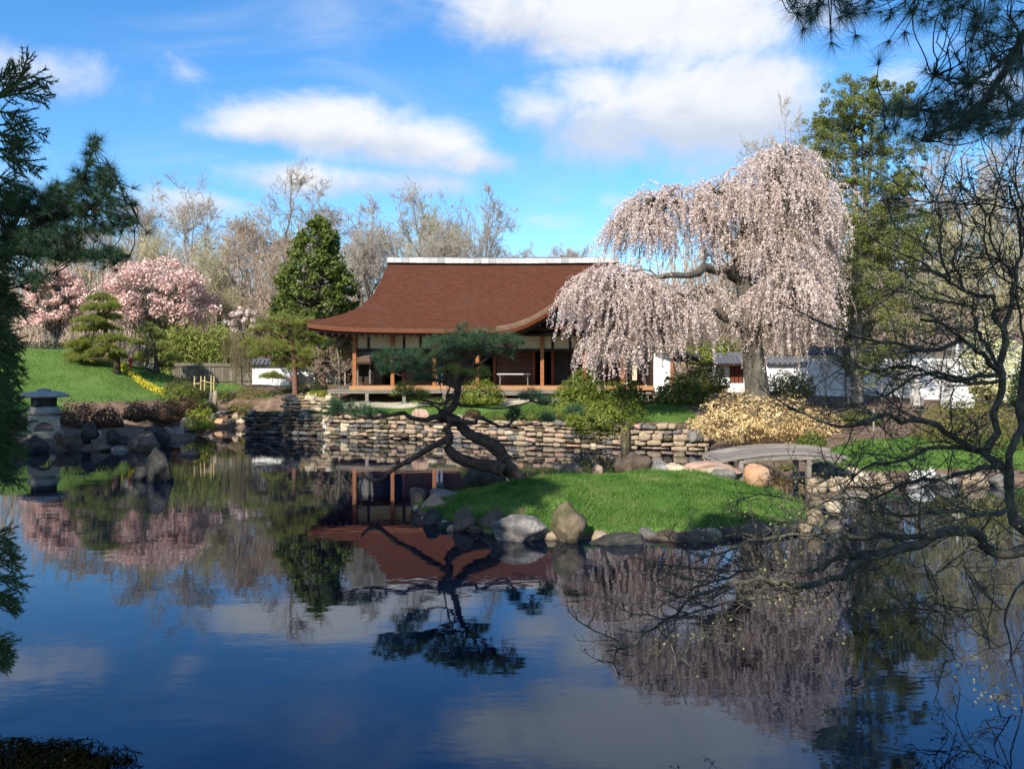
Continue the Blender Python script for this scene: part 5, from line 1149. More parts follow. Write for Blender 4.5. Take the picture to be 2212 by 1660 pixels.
# ------------------------------------------------------------------ pines
def tuft_needles(rng, pos, axis, n, length, width, spread=.75):
    C = np.repeat(pos, n, 0); A = np.repeat(unit(axis), n, 0)
    return needles(rng, C, A * .55 + rng.normal(0, spread * .6, C.shape), length, width)
def pad_tufts(rng, c, rx, ry, rz, n, dome=1.):
    """tuft positions and axes of one cloud shaped pine pad"""
    a = rng.uniform(0, 2 * np.pi, n); r = np.sqrt(rng.uniform(0, 1, n)) * (1 + .12 * np.sin(3 * a + rng.uniform(0, 6)))
    x, y = np.cos(a) * r, np.sin(a) * r; z = dome * (1 - r * r) * rng.uniform(.15, 1, n) - .25 * r + rng.normal(0, .12, n)
    p = c + np.stack([x * rx, y * ry, z * rz], 1); ax = np.stack([x * .7, y * .7, np.ones(n)], 1) + rng.normal(0, .25, (n, 3))
    return p, ax
def mound_pine():
    d = 44.; k = d / F; rng = np.random.default_rng(51); base = P(252, 800, d); base[2] = gh(base[0], d); root = thing('cloud_pine', 'clipped cloud shaped pine on the edge of the grass mound', 'tree', base)
    q = lambda x, y: (x * .37843, 493.6 + y * .37843)
    pads = [(580, 395, 85, 34), (550, 450, 95, 36), (640, 440, 50, 30), (510, 520, 90, 34), (610, 500, 90, 36), (480, 570, 75, 34), (590, 560, 90, 36), (520, 640, 110, 36), (640, 625, 95, 40), (440, 660, 70, 30), (400, 730, 70, 34), (500, 700, 90, 40), (610, 690, 110, 44), (450, 745, 80, 30), (670, 720, 60, 34), (550, 745, 80, 30)]
    T = Tubes(); tr = smooth_poly(np.array([base - [0, 0, .3], base + [0, 0, .9], P(232, 740, d), P(226, 690, d), P(221, 640, d)]), 9); T.add(tr, (.2, .05), 7); T.build('trunk', M['bark_pine'], root)
    B = Tubes(); N = []
    for x, y, rx, ry in pads:
        u, v = q(x, y); c = P(u, v + ry * .2 * .378, d + rng.uniform(-1.3, .9)); w = rx * .378 * k
        p, a = pad_tufts(rng, c, w * .92, w * .8, ry * .378 * k * .85, 130); N.append(tuft_needles(rng, p, a, 26, .2, .02, .7))
        B.add(curve_to(rng, tr[min(8, 2 + int((800 - v) / 30))], c, 5, 0, .05), (.06, .02), 4)
        for t in p[::6]: B.add(curve_to(rng, c, t, 3, 0, .03), (.016, .006), 3)
    B.build('branches', M['bark_pine'], root); V, f = join(N); mobj('needles', V, f, M['pine_needle_light'], root)
mound_pine()
def loose_pine(label, d, trunk, tr, pads, seed, leaf, bark, nt=70, L=.22, w=.016):
    k = d / F; rng = np.random.default_rng(seed); tp = smooth_poly(PL(trunk, d), 9); root = thing('garden_pine', label, 'tree', tp[0])
    T = Tubes(); T.add(tp, (tr, tr * .4), 7); T.build('trunk', M[bark], root); B = Tubes(); N = []
    for u, v, ru, rv in pads:
        c = P(u, v, d + rng.uniform(-.8, .8)); p, a = pad_tufts(rng, c, ru * k, ru * k * .8, rv * k, nt); N.append(tuft_needles(rng, p, a, 26, L, w, .85))
        j = np.argmin(np.abs(tp[:, 2] - (c[2] - .2))); pl = curve_to(rng, tp[j], c, 6, -.04, .05); B.add(pl, (tr * .35, .02), 4)
        for t in p[::4]: B.add(curve_to(rng, pl[rng.integers(3, 6)], t, 4, .02, .04), (.018, .006), 3)
    B.build('branches', M[bark], root); V, f = join(N); mobj('needles', V, f, M[leaf], root)
loose_pine('layered red barked pine with soft green pads left of the veranda', 43.5, [(639, 860), (637, 810), (635, 770), (630, 735), (622, 700)], .17,
           [(600, 695, 60, 22), (650, 700, 40, 20), (565, 712, 30, 16), (580, 748, 45, 20), (630, 752, 50, 22), (560, 765, 24, 12), (670, 765, 26, 14), (610, 785, 26, 14), (655, 790, 30, 16), (585, 813, 24, 9), (545, 740, 22, 14), (690, 735, 24, 16), (640, 722, 44, 16)], 53, 'pine_needle_light', 'bark_red', 80)
loose_pine('young open pine between the mound pine and the bamboo', 47., [(345, 835), (342, 800), (338, 770), (330, 740), (322, 715)], .09,
           [(318, 712, 24, 16), (340, 730, 26, 16), (300, 740, 22, 14), (352, 756, 28, 16), (322, 765, 26, 14), (372, 775, 24, 14), (355, 790, 22, 12), (300, 775, 18, 10)], 54, 'pine_needle_light', 'bark_pine', 50)
loose_pine('dark reddish trunked pine close to the left corner of the veranda', 44.2, [(700, 850), (697, 810), (692, 780), (700, 760)], .2, [(690, 752, 36, 16), (722, 745, 26, 14), (660, 760, 24, 12)], 55, 'pine_needle', 'bark_red', 40)
def island_pine():
    D = 17.9; k = D / F; rng = np.random.default_rng(61); base = P(1120, 1044, D); root = thing('leaning_pine', 'old twisted pine leaning left over the pond from the small island', 'tree', P(1118, 1040, D))
    a = lambda x, y: (628.2 + x * .28399, 852.5 + y * .28399); b = lambda x, y: (538.4 + x * .29729, 493.6 + y * .29729)
    trunk = [(1122, 1046), (1112, 1028), (1094, 1006), (1081, 978), (1056, 957), (1028, 946), (1007, 934), (992, 916), (978, 906), (962, 905), (950, 902), (956, 893), (974, 883), (983, 864), (986, 845), (989, 828), (996, 812), (1008, 797)]
    r = [.27, .235, .2, .185, .175, .165, .15, .15, .16, .16, .14, .125, .105, .1, .095, .085, .08, .07]
    tp = PL(trunk, D); tp[:, 1] += np.linspace(0, .5, len(tp)); n = 52
    sp = smooth_poly(tp, n); cum = np.concatenate([[0], np.cumsum(np.linalg.norm(np.diff(tp, axis=0), axis=1))]); rr = np.interp(np.linspace(0, cum[-1], n), cum, r)
    rr = rr * .76 * (1 + .09 * rng.normal(0, 1, n)); T = Tubes(); T.add(sp, rr, 12)
    T2 = lambda pts, r0, r1, m=16, dy=0.: (lambda p: (T.add(p, np.linspace(r0, r1, m) * (1 + .07 * rng.normal(0, 1, m)), 8), p)[1])(smooth_poly(PL([(u, v, D + dy) for u, v in pts], D), m))
    T2([(1088, 1016), (1068, 1007), (1040, 1003), (997, 992), (976, 978), (966, 963), (970, 950), (973, 938)], .15, .085, 18, -.12)
    T2([(973, 942), (958, 952), (935, 963), (912, 977), (888, 992), (870, 1001), (850, 1013), (838, 1022), (822, 1036), (799, 1036), (787, 1027), (781, 1019)], .075, .03, 20, -.15)
    T2([(973, 940), (966, 930), (957, 926)], .07, .06, 5, -.14)
    T2([(975, 908), (967, 925), (962, 930)], .07, .045, 5, -.1)
    limbs = [([(952, 900), (940, 899), (919, 907), (889, 902), (871, 891), (836, 898), (800, 903), (770, 898), (740, 890)], .06, .02, .0), ([(966, 905), (990, 908), (1026, 913), (1030, 902), (1040, 901), (1062, 913), (1091, 922), (1108, 908)], .065, .022, -.1),
             ([(1003, 802), (984, 800), (955, 803), (922, 803), (890, 795)], .04, .018, .1), ([(987, 838), (970, 830), (955, 824), (919, 815), (895, 815), (874, 812)], .045, .015, -.2),
             ([(1006, 798), (1030, 788), (1044, 781), (1056, 767), (1075, 752)], .05, .02, .2), ([(1008, 797), (1009, 784), (1002, 773), (996, 764), (985, 752)], .05, .02, .4), ([(1010, 790), (1020, 778), (1028, 768), (1036, 755)], .04, .018, .5),
             ([(985, 850), (970, 864), (952, 872), (930, 868), (905, 862), (880, 856)], .035, .012, -.3), ([(984, 866), (1000, 876), (1030, 878), (1070, 882), (1100, 880), (1130, 872), (1150, 866)], .03, .012, .5), ([(1108, 922), (1150, 915), (1190, 905), (1225, 892), (1240, 885)], .014, .008, .3), ([(956, 894), (945, 880), (930, 873), (905, 870)], .03, .012, .2)]
    LPs = [T2(p, r0, r1, 14, dy) for p, r0, r1, dy in limbs]
    T.build('trunk', M['bark_pine'], root)
    pads = [(955, 742, 38, 20, 4), (1000, 728, 46, 20, 5), (1050, 736, 44, 22, 4), (1095, 742, 40, 20, 4), (1000, 756, 60, 16, 5), (1070, 762, 44, 14, 4), (1030, 748, 50, 14, 6), (850, 770, 40, 16, 2), (890, 776, 42, 20, 2), (915, 795, 36, 14, 2), (840, 792, 28, 13, 3), (870, 798, 40, 14, 2), (960, 776, 40, 12, 2),
            (930, 818, 38, 9, 3), (985, 806, 48, 12, 0), (1030, 808, 34, 16, 4), (880, 846, 34, 14, 7), (905, 856, 24, 10, 7), (718, 876, 22, 13, 0), (760, 884, 40, 12, 0), (800, 892, 34, 9, 0), (720, 896, 22, 9, 0), (1113, 900, 18, 22, 1), (1146, 858, 30, 13, 8), (1180, 868, 22, 10, 8), (1240, 886, 20, 8, 9), (1180, 905, 16, 8, 9)]
    B = Tubes(); N, NL = [], []
    for (u, v, ru, rv, li) in pads:
        lp = LPs[min(li, len(LPs) - 1)]; c = P(u, v, lp[-1][1] + rng.uniform(-.25, .35)); n = int(14 + ru * rv * .055)
        p, ax = pad_tufts(rng, c, ru * k, max(.3, ru * k * .85), rv * k * 1.3, n)
        (NL if (u, v) in ((985, 806), (1030, 808), (880, 846), (905, 856)) else N).append(tuft_needles(rng, p, ax, 34, .15, .006, .85))  # NL pads get lighter needles: sunlight on them is put into the colour
        e = lp[np.argmin(np.linalg.norm(lp - c, axis=1))]; hub = curve_to(rng, e, c - [0, 0, rv * k * .3], 5, -.05, .05); B.add(hub, (.022, .012), 5)
        for t in p[::2]: B.add(curve_to(rng, hub[rng.integers(2, 5)], t, 4, -.04, .05), (.009, .004), 3)
    B.build('branches', M['bark_pine'], root)['kind'] = 'stuff'
    V, f = join(N); mobj('needles', V, f, M['pine_needle'], root); V, f = join(NL); mobj('needles', V, f, M['pine_needle_light'], root)
island_pine()

def near_pine_right():
    D = 4.6; rng = np.random.default_rng(71); q = lambda x, y, d=D: P(1583.9 + x * .37843, y * .37843, d); tx, ty = 5.2, 2.3
    root = thing('overhanging_pine', 'long needled pine branches hanging into the upper right of the view', 'tree', (tx, ty, gh(tx, ty)))
    T = Tubes(); T.add(np.array([[tx, ty, gh(tx, ty) - .2], [tx, ty, 3], [tx - .1, ty, 6], [tx - .1, ty + .1, 9]]), np.array([.3, .25, .2, .14]), 10); T.build('trunk', M['bark_pine'], root)
    BT = Tubes(); main = [smooth_poly(np.array([[tx - .1, ty, 5.6], [4.2, 3.6, 5.15], q(1760, 60), q(1660, 220), q(1600, 330), q(1500, 480), q(1380, 640), q(1250, 730), q(1080, 800)]), 22),
                          smooth_poly(np.array([[tx - .1, ty, 6.3], [4.0, 3.6, 5.6], q(1500, -160), q(1000, -140), q(500, -130), q(250, -100)]), 18), smooth_poly(np.array([q(1660, 220), q(1560, 330), q(1450, 420), q(1300, 480), q(1150, 430)]), 10),
                          smooth_poly(np.array([q(1500, 480), q(1600, 580), q(1700, 640)]), 6), smooth_poly(np.array([q(1380, 640), q(1200, 640), q(1000, 620), q(850, 640)]), 10)]
    for p, r0 in zip(main, (.06, .05, .014, .014, .014)): BT.add(p, (r0, r0 * .22), 7)
    MP = np.concatenate(main); tips = [(400, 160), (560, 240), (700, 200), (890, 230), (1210, 170), (830, 370), (480, 20), (340, 30), (1080, 110), (750, 70), (900, 90), (1150, 420), (640, 60), (980, 180), (1100, 400), (1280, 320), (420, 60), (560, 170), (1020, 60), (1200, 60)]
    reg = [((820, 1500), (590, 790), 50), ((1080, 1680), (380, 760), 85), ((300, 1680), (-60, 110), 60), ((1350, 1680), (80, 380), 42)]
    pos = [q(x, y, D + rng.uniform(-.2, .3)) for x, y in tips]
    for (x0, x1), (y0, y1), n in reg:
        for _ in range(n):
            x, y = rng.uniform(x0, x1), rng.uniform(y0, y1)
            if x < 1150 and 380 < y < 560: continue
            pos.append(q(x, y, D + rng.uniform(-.5, .6)))
    pos = np.array(pos); ax = []
    for p in pos:
        w = MP[np.argmin(np.linalg.norm(MP - p, axis=1) + rng.uniform(0, .12, len(MP)))]; pl = smooth_poly(curve_to(rng, w, p, 5, -.06, .035), 9); BT.add(pl, (.0042, .0022), 4); ax.append(pl[-1] - pl[-2])
    BT.build('branches', M['bark_dark'], root); ax = unit(np.array(ax)) + [0, 0, -.25]
    V, f = tuft_needles(rng, pos, ax, 80, .125, .0019, .85); mobj('needles', V, f, M['pine_needle_blue'], root)
near_pine_right()
def near_pine_left():
    D = 7.; rng = np.random.default_rng(72); tx, ty = -6.6, 2.6; root = thing('foreground_pine', 'dark soft needled pine branch reaching in from the left with one upright leader', 'tree', (tx, ty, gh(tx, ty)))
    T = Tubes(); T.add(np.array([[tx, ty, gh(tx, ty) - .2], [tx, ty, 3], [tx, ty, 7]]), np.array([.28, .22, .14]), 9); T.build('trunk', M['bark_pine'], root)
    B = Tubes(); main = [smooth_poly(np.array([[tx, ty, 3.4], [-5.6, 5, 3.75], P(-60, 520, D), P(60, 490, D), P(140, 465, D), P(230, 445, D), P(300, 480, D)]), 16), smooth_poly(PL([(110, 470), (150, 430), (180, 385), (198, 330), (212, 296)], D), 8), smooth_poly(PL([(-60, 540), (60, 548), (160, 556), (280, 552)], D), 10), smooth_poly(PL([(180, 460), (230, 420), (255, 395)], D), 6), smooth_poly(PL([(-60, 640), (20, 625), (60, 610), (95, 596)], D), 6)]
    for p, r in zip(main, (.05, .018, .022, .014, .014)): B.add(p, (r, r * .3), 6)
    MP = np.concatenate(main); pos = []
    def fill(n, ca, cb, jit):
        for _ in range(n):
            t = rng.random(); u = ca[0] + (cb[0] - ca[0]) * t + rng.normal(0, jit[0]); v = ca[1] + (cb[1] - ca[1]) * t + rng.normal(0, jit[1]); pos.append(P(u, v, D + rng.normal(0, .22)))
    fill(26, (180, 388), (210, 300), (9, 8)); fill(55, (110, 440), (190, 385), (18, 14)); fill(40, (215, 410), (245, 370), (12, 14)); fill(150, (-20, 455), (270, 440), (22, 14)); fill(120, (10, 495), (285, 490), (18, 12)); fill(150, (-20, 545), (270, 555), (16, 10)); fill(70, (-20, 520), (180, 520), (20, 10)); fill(45, (60, 600), (100, 605), (20, 16)); fill(60, (-20, 440), (90, 430), (16, 14))
    pos = np.array(pos); ax = []
    for p in pos:
        w = MP[np.argmin(np.linalg.norm(MP - p, axis=1) + rng.uniform(0, .1, len(MP)))]; pl = curve_to(rng, w, p, 4, .03, .04); B.add(pl, (.007, .003), 3); ax.append(pl[-1] - pl[-2] + [0, 0, .03])
    B.build('branches', M['bark_dark'], root)
    V, f = tuft_needles(rng, pos, np.array(ax), 60, .10, .0028, .8); mobj('needles', V, f, M['pine_needle'], root)
near_pine_left()
def near_cedar():
    D = 3.7; rng = np.random.default_rng(73); tx, ty = -3.3, 2.4; root = thing('foreground_cedar', 'dark cedar with scaly sprays along the left edge of the view', 'tree', (tx, ty, gh(tx, ty)))
    T = Tubes(); T.add(np.array([[tx, ty, gh(tx, ty) - .2], [tx, ty, 2.5], [tx, ty, 5.5]]), np.array([.16, .12, .05]), 8); T.build('trunk', M['bark_red'], root)
    q = lambda x, y: (x * .37834, 89.7 + y * .37834)
    ax = [[(-40, 330), (60, 250), (110, 215), (165, 70)], [(-40, 320), (20, 300), (120, 230), (200, 205), (300, 245)], [(-40, 330), (100, 300), (200, 305), (280, 345)], [(-60, 280), (40, 190), (80, 140)], [(-40, 390), (80, 420), (160, 455)], [(-40, 480), (100, 475), (200, 510), (270, 545)], [(-40, 560), (100, 585), (205, 612)], [(-40, 660), (80, 665), (150, 690), (230, 740)], [(-40, 770), (60, 790), (140, 850)], [(-60, 830), (20, 850), (60, 885)], [(-40, 600), (60, 640), (110, 690)], [(-40, 520), (60, 540), (130, 575)]]
    axes = [[q(*p) for p in a] for a in ax]
    for i in range(40):
        v0 = 545 + 500 * i / 40 + rng.uniform(-10, 10); v = v0; u1 = rng.uniform(4, 60) * (1.0 if v0 < 760 else .95); axes.append([(-50, v0 - rng.uniform(10, 40)), (u1 * .4, v + rng.uniform(-8, 8)), (u1, v + rng.uniform(8, 34))])
    for v0, u1 in ((1165, 26), (1190, 34), (1215, 44), (1252, 52), (1290, 40), (1306, 36), (1390, 12), (1410, 14), (1430, 10)): axes.append([(-40, v0 - 12), (u1 * .5, v0 - 2), (u1, v0 + 12)])
    B = Tubes(); nb, nd = [], []
    for a in axes:
        d = D + rng.uniform(-.35, .5); p = smooth_poly(PL([(u, v, d) for u, v in a], D), 12); B.add(p, (.006, .0025), 5)
        L = np.linalg.norm(p[-1] - p[0]); lines = [p[2:]]
        for j in range(3, 12):
            for s in (1, -1):
                t = unit(p[j] - p[j - 1]); side = unit(np.cross(t, [0, 1, .2])) * s; l = rng.uniform(.05, .12) * (1.15 - j / 14)
                e = p[j - 1] + (t * .8 + side * .6 + rng.normal(0, .18, 3)) * l; br = smooth_poly(np.array([p[j - 1], (p[j - 1] + e) / 2 + [0, 0, -.004], e + t * .012]), 5); B.add(br, (.003, .0015), 3); lines.append(br)
        for ln in lines:
            for i in range(len(ln) - 1):
                m = max(4, int(np.linalg.norm(ln[i + 1] - ln[i]) / .0019)); t = rng.random((m, 1)); dd = unit(ln[i + 1] - ln[i]); nb.append(ln[i] + (ln[i + 1] - ln[i]) * t); nd.append(dd * .75 + rng.normal(0, .42, (m, 3)))
    for k in range(14): B.add(np.array([[tx, ty, 1.4 + k * .3], [(tx - 2.2) / 2, 3.2, 1.45 + k * .3], [-2.25, D, 1.4 + k * .3]]), (.02, .008), 5)
    B.build('branches', M['cedar_needle'], root); nb = np.concatenate(nb); nd = np.concatenate(nd)
    V, f = needles(rng, nb, nd, .022, .0036, .3); mobj('needles', V, f, M['cedar_needle'], root)
near_cedar()

# ------------------------------------------------------------------ dogwood at right
def dogwood():
    rng = np.random.default_rng(81); c4 = lambda x, y, d: (1583.9 + x * .37843, 493.6 + y * .37843, d); c2 = lambda x, y, d: (1256.3 + x * .43247, 942.3 + y * .43247, d)
    bx, by = 6.35, 7.9; root = thing('dogwood_tree', 'spreading nearly bare dogwood with dark limbs and small buds at the right', 'tree', (bx, by, gh(bx, by)))
    T = Tubes(); lines = []
    def L(pts, r0, r1, n=18, tw=True):
        r0 *= .8; p = smooth_poly(np.array([P(*q) for q in pts]), n); p[1:-1] += rng.normal(0, .012, (n - 2, 3)); T.add(p, np.linspace(r0, r1, n) * (1 + .05 * rng.normal(0, 1, n)), 8)
        if tw: lines.append((p, r0, r1))
        return p
    base = [bx, by, gh(bx, by) - .2]
    T.add(smooth_poly(np.array([base, [6.1, 7.85, .9], [5.6, 7.9, 1.25], P(2235, 1150, 8.2), P(2189, 1122, 8.4)]), 12), (.15, .062), 10)
    T.add(smooth_poly(np.array([base, [6.0, 7.7, .8], P(2290, 1230, 7.7), P(2212, 1186, 7.6)]), 8), (.11, .055), 9)
    T.add(smooth_poly(np.array([base, [6.2, 8.3, 1.4], P(2270, 1000, 8.9), P(2208, 917, 9), P(2215, 800, 9.1), P(2230, 600, 9.2), P(2225, 400, 9.2)]), 14), (.1, .025), 9)
    L([(2189, 1122, 8.4), (2178, 1060, 8.5), (2174, 1023, 8.6), (2150, 995, 8.7), (2129, 978, 8.8), (2145, 945, 8.8), (2159, 929, 8.8), (2144, 895, 8.8), (2163, 853, 8.8), (2163, 808, 8.8), (2168, 760, 8.8), (2167, 706, 8.8)], .058, .032, 24, False)
    L([(2182, 1050, 8.5), (2182, 982, 8.6), (2195, 940, 8.7), (2208, 917, 8.8)], .045, .036, 8, False)
    L([(2159, 808, 8.8), (2140, 785, 8.6), (2114, 758, 8.4), (2072, 728, 8.2), (2030, 700, 8.1), (1990, 690, 8.)], .034, .012)
    L([(2160, 800, 8.8), (2135, 755, 9), (2114, 713, 9.1), (2100, 660, 9.2)], .03, .012)
    L([(2167, 706, 8.8), (2151, 675, 8.8), (2144, 645, 8.8), (2087, 630, 8.8), (2053, 607, 8.8), (2019, 588, 8.8), (1980, 560, 8.8), (1950, 550, 8.8)], .036, .008)
    L([(2167, 706, 8.8), (2185, 660, 8.9), (2190, 600, 8.9), (2205, 540, 9), (2200, 470, 9), (2180, 400, 9)], .034, .01)
    L([(2072, 735, 8.3), (2030, 755, 8.2), (1977, 755, 8.1), (1924, 740, 8), (1879, 736, 8), (1830, 717, 7.9), (1780, 700, 7.9)], .03, .007)
    L([(2160, 812, 8.8), (2090, 813, 8.5), (2038, 811, 8.4), (1985, 806, 8.3), (1943, 838, 8.2), (1890, 858, 8.1), (1849, 872, 8), (1790, 880, 8)], .028, .007)
    L([(2160, 822, 8.8), (2100, 828, 8.6), (2040, 818, 8.5), (2000, 800, 8.4), (1940, 790, 8.3), (1880, 800, 8.3), (1820, 790, 8.3)], .026, .007)
    L([(2129, 978, 8.8), (2087, 963, 8.4), (2038, 932, 8.2), (1996, 906, 8), (1947, 910, 7.9), (1906, 895, 7.8), (1849, 921, 7.7), (1811, 921, 7.7), (1754, 902, 7.6), (1700, 880, 7.6)], .05, .008, 22)
    L([(2120, 972, 8.7), (2060, 968, 8.3), (2008, 970, 8.2), (1943, 997, 8), (1887, 1004, 7.9), (1849, 1023, 7.8), (1800, 1030, 7.8), (1750, 1050, 7.8)], .034, .007)
    L([(2165, 1010, 8.6), (2125, 1008, 8.4), (2038, 1031, 8.2), (1962, 1046, 8), (1913, 1061, 7.9), (1870, 1080, 7.8), (1820, 1075, 7.8), (1760, 1095, 7.7)], .036, .007)
    Hm = L([(2212, 1186, 7.6), (2164, 1193, 7.5), (2130, 1172, 7.5), (2104, 1150, 7.4), (2035, 1150, 7.4), (1991, 1176, 7.3), (1905, 1197, 7.2), (1853, 1215, 7.1), (1818, 1245, 7.), (1754, 1264, 6.9), (1710, 1254, 6.9), (1624, 1252, 6.8), (1559, 1271, 6.8), (1498, 1288, 6.7), (1451, 1331, 6.7), (1408, 1357, 6.7), (1364, 1388, 6.6), (1308, 1405, 6.6)], .066, .005, 40)
    L([(1991, 1176, 7.3), (1905, 1190, 7.4), (1818, 1202, 7.4), (1775, 1223, 7.4), (1710, 1235, 7.3), (1640, 1228, 7.3), (1560, 1250, 7.2), (1480, 1275, 7.2)], .035, .006)
    L([(2035, 1150, 7.4), (1970, 1160, 7.6), (1905, 1154, 7.7), (1862, 1162, 7.7), (1797, 1150, 7.7), (1732, 1150, 7.7), (1650, 1165, 7.7), (1570, 1190, 7.6), (1500, 1215, 7.6)], .034, .006)
    L([(1754, 1262, 6.9), (1700, 1285, 6.9), (1620, 1290, 6.9), (1560, 1305, 6.8), (1480, 1330, 6.8), (1420, 1345, 6.8)], .02, .005)
    L([(2174, 1100, 8.3), (2120, 1110, 8), (2050, 1100, 7.9), (1980, 1110, 7.8), (1900, 1105, 7.8), (1840, 1110, 7.8), (1780, 1100, 7.7), (1720, 1080, 7.7)], .028, .006)
    dn = L([(2225, 1230, 7.2), (2212, 1254, 7.2), (2173, 1314, 7.1), (2180, 1379, 7.1), (2186, 1440, 7.1), (2208, 1491, 7.1), (2205, 1560, 7.1)], .016, .004, 14, False)
    for a in ([(2173, 1314), (2120, 1312), (2060, 1325), (2010, 1310)], [(2182, 1385), (2130, 1405), (2080, 1425), (2040, 1425)], [(2200, 1500), (2160, 1500), (2120, 1485)], [(2208, 1510), (2190, 1560), (2150, 1590), (2130, 1580)], [(2090, 1205), (2085, 1240), (2100, 1270)], [(1990, 1190), (2000, 1240), (2040, 1290)]): L([(u, v, 7.1) for u, v in a], .006, .003, 8)
    L([(2240, 452, 9.2), (2212, 450, 9.2), (2100, 440, 9.), (2000, 434, 8.9), (1930, 430, 8.8), (1879, 431, 8.8)], .012, .005)
    for a in ([(2225, 640), (2180, 610), (2136, 564), (2120, 520), (2125, 470), (2110, 420), (2090, 380)], [(2190, 600), (2150, 540), (2140, 480), (2160, 400), (2150, 340)], [(2205, 540), (2212, 460), (2195, 380), (2200, 320)], [(2053, 607), (2030, 560), (2035, 500), (2020, 440), (2000, 400)], [(2087, 630), (2060, 560), (2080, 500), (2060, 440)], [(2100, 660), (2050, 650), (1990, 640), (1950, 620), (1910, 640)], [(2215, 740), (2180, 560), (2120, 600), (2060, 590)]): L([(u, v, 8.9) for u, v in a], .018, .005, 12)
    T.build('trunk', M['bark_dogwood'], root)
    TW = Tubes(); tips, tdir = [], []
    def spawn(p, r0, r1, gap, l0, lvl):
        seg = np.linalg.norm(np.diff(p, axis=0), axis=1); tot = seg.sum(); n = max(1, int(tot / gap)); cum = np.concatenate([[0], np.cumsum(seg)])
        for s in (np.arange(n) + rng.random(n)) / n * tot:
            i = min(np.searchsorted(cum, s, 'right') - 1, len(p) - 2); q = p[i] + (p[i + 1] - p[i]) * (s - cum[i]) / (seg[i] + 1e-9); t = unit(p[i + 1] - p[i]); l = l0 * rng.uniform(.4, 1.25)
            side = unit(np.cross(t, [0, 0, 1]) * rng.choice([-1, 1]) * .55 + rng.normal(0, .5, 3) * [1, .8, .75] + [0, 0, .12]); d = unit(t * .75 + side); m = 5; pl = [q]; c = q
            for j in range(m - 1): d = unit(d + rng.normal(0, .2, 3) + [0, 0, .13 if j > 1 else -.04]); c = c + d * l / (m - 1); pl.append(c)
            pl = np.array(pl); rr = (.0066, .004, .0028)[lvl]; TW.add(pl, (rr, rr * .55), 4 if lvl == 0 else 3)
            if lvl < 2: spawn(pl, 0, 0, (.085, .06)[lvl], (.26, .11)[lvl], lvl + 1)
            if lvl > 0: tips.append(pl[-1]); tdir.append(d)
    for p, r0, r1 in lines: spawn(p, r0, r1, .112, .62, 0)
    TW.build('twigs', M['bark_dogwood'], root); tips = np.array(tips); tdir = np.array(tdir)
    k = rng.random(len(tips)) < .38; tips, tdir = tips[k], tdir[k]; A = np.repeat(tips, 3, 0); n2 = unit(np.repeat(tdir, 3, 0) + rng.normal(0, .6, (len(A), 3)))
    V, f = leaves(rng, A + n2 * .01, np.cross(n2, rng.normal(0, 1, A.shape)), .023, .55, .2); mobj('buds', V, f, M['bud'], root)
    return len(tips)
dogwood()

# ------------------------------------------------------------------ shrubs
def shrub(name, label, u, vt, vb, w, d, leaf, n, size, seed, cat='shrub', depth=.8, lump=.16, aspect=.5, box=0., stem='bark_dark', flat_bottom=.25, leafname='foliage', group=None, jit=.55):
    rng = np.random.default_rng(seed); k = d / F; hw = w * k / 2; zt, zb = H - (vt - HV) * k, H - (vb - HV) * k; c = np.array([(u - CU) * k, d, zb + (zt - zb) * flat_bottom]); rz = zt - c[2]
    root = thing(name, label, cat, (c[0], d, zb), group)
    s = sphere_pts(rng, n); lo = s[:, 2] < 0; ph = rng.uniform(0, 6, 6)
    lum = 1 + lump * (np.sin(4.1 * s[:, 0] + ph[0] + 2 * s[:, 2]) * np.sin(3.7 * s[:, 1] + ph[1]) + .7 * np.sin(9 * s[:, 0] + ph[2]) * np.sin(8 * s[:, 2] + ph[3]) + .5 * np.sin(15 * s[:, 1] + ph[4]) * np.sin(14 * s[:, 0] + ph[5]))
    if box: m_ = np.max(np.abs(s), axis=1); lum = lum * (1 + box * (1 / m_ - 1))
    r = (1 - .38 * rng.random(n) ** 2.2) * lum
    p = s * r[:, None]; p = c + p * np.where(lo[:, None], [[hw, hw * depth, max(.05, c[2] - zb)]], [[hw, hw * depth, rz]])
    V, f = leaves(rng, p, s / [1, depth, rz / hw] + [0, 0, .25], size, aspect, jit); mobj(leafname, V, f, M[leaf], root)
    T = Tubes()
    for i in range(14):
        e = c + sphere_pts(rng, 1)[0] * [hw * .7, hw * depth * .7, 0] + [0, 0, rz * rng.uniform(.3, .8)]; T.add(curve_to(rng, [c[0] + rng.normal(0, .1 * hw), d + rng.normal(0, .1 * hw), zb - .05], e, 5, 0, .05), (.025, .008), 4)
    T.build('stem', M[stem], root); return root
shrub('azalea_bush', 'round clipped yellow green azalea in front of the veranda', 1041, 821, 876, 98, 38.2, 'shrub_yellowgreen', 3600, .11, 101)
shrub('evergreen_bush', 'tall rounded dark bush topped above the others in front of the house', 1262, 800, 870, 104, 37.2, 'shrub_green', 4400, .13, 102)
shrub('evergreen_bush', 'yellow green bush lobe at the left foot of the tall dark bush', 1242, 832, 898, 112, 36.3, 'shrub_yellowgreen', 4200, .13, 103)
shrub('evergreen_bush', 'mid green bush under the hanging tip of the cherry', 1345, 820, 888, 100, 37.0, 'shrub_green', 3800, .13, 104)
shrub('evergreen_bush', 'wide dark green bush beside the white end wall of the house', 1470, 810, 892, 128, 37.6, 'shrub_green', 5200, .14, 105)
shrub('evergreen_bush', 'dull olive brown bush behind the wide dark one at the house end', 1522, 778, 850, 112, 41, 'shrub_olive', 3800, .13, 106)
shrub('spilling_shrub', 'loose green shrub spilling over the edge of the stone wall', 1292, 862, 950, 165, 31.35, 'shrub_yellowgreen', 6600, .10, 107, lump=.24, flat_bottom=.55)
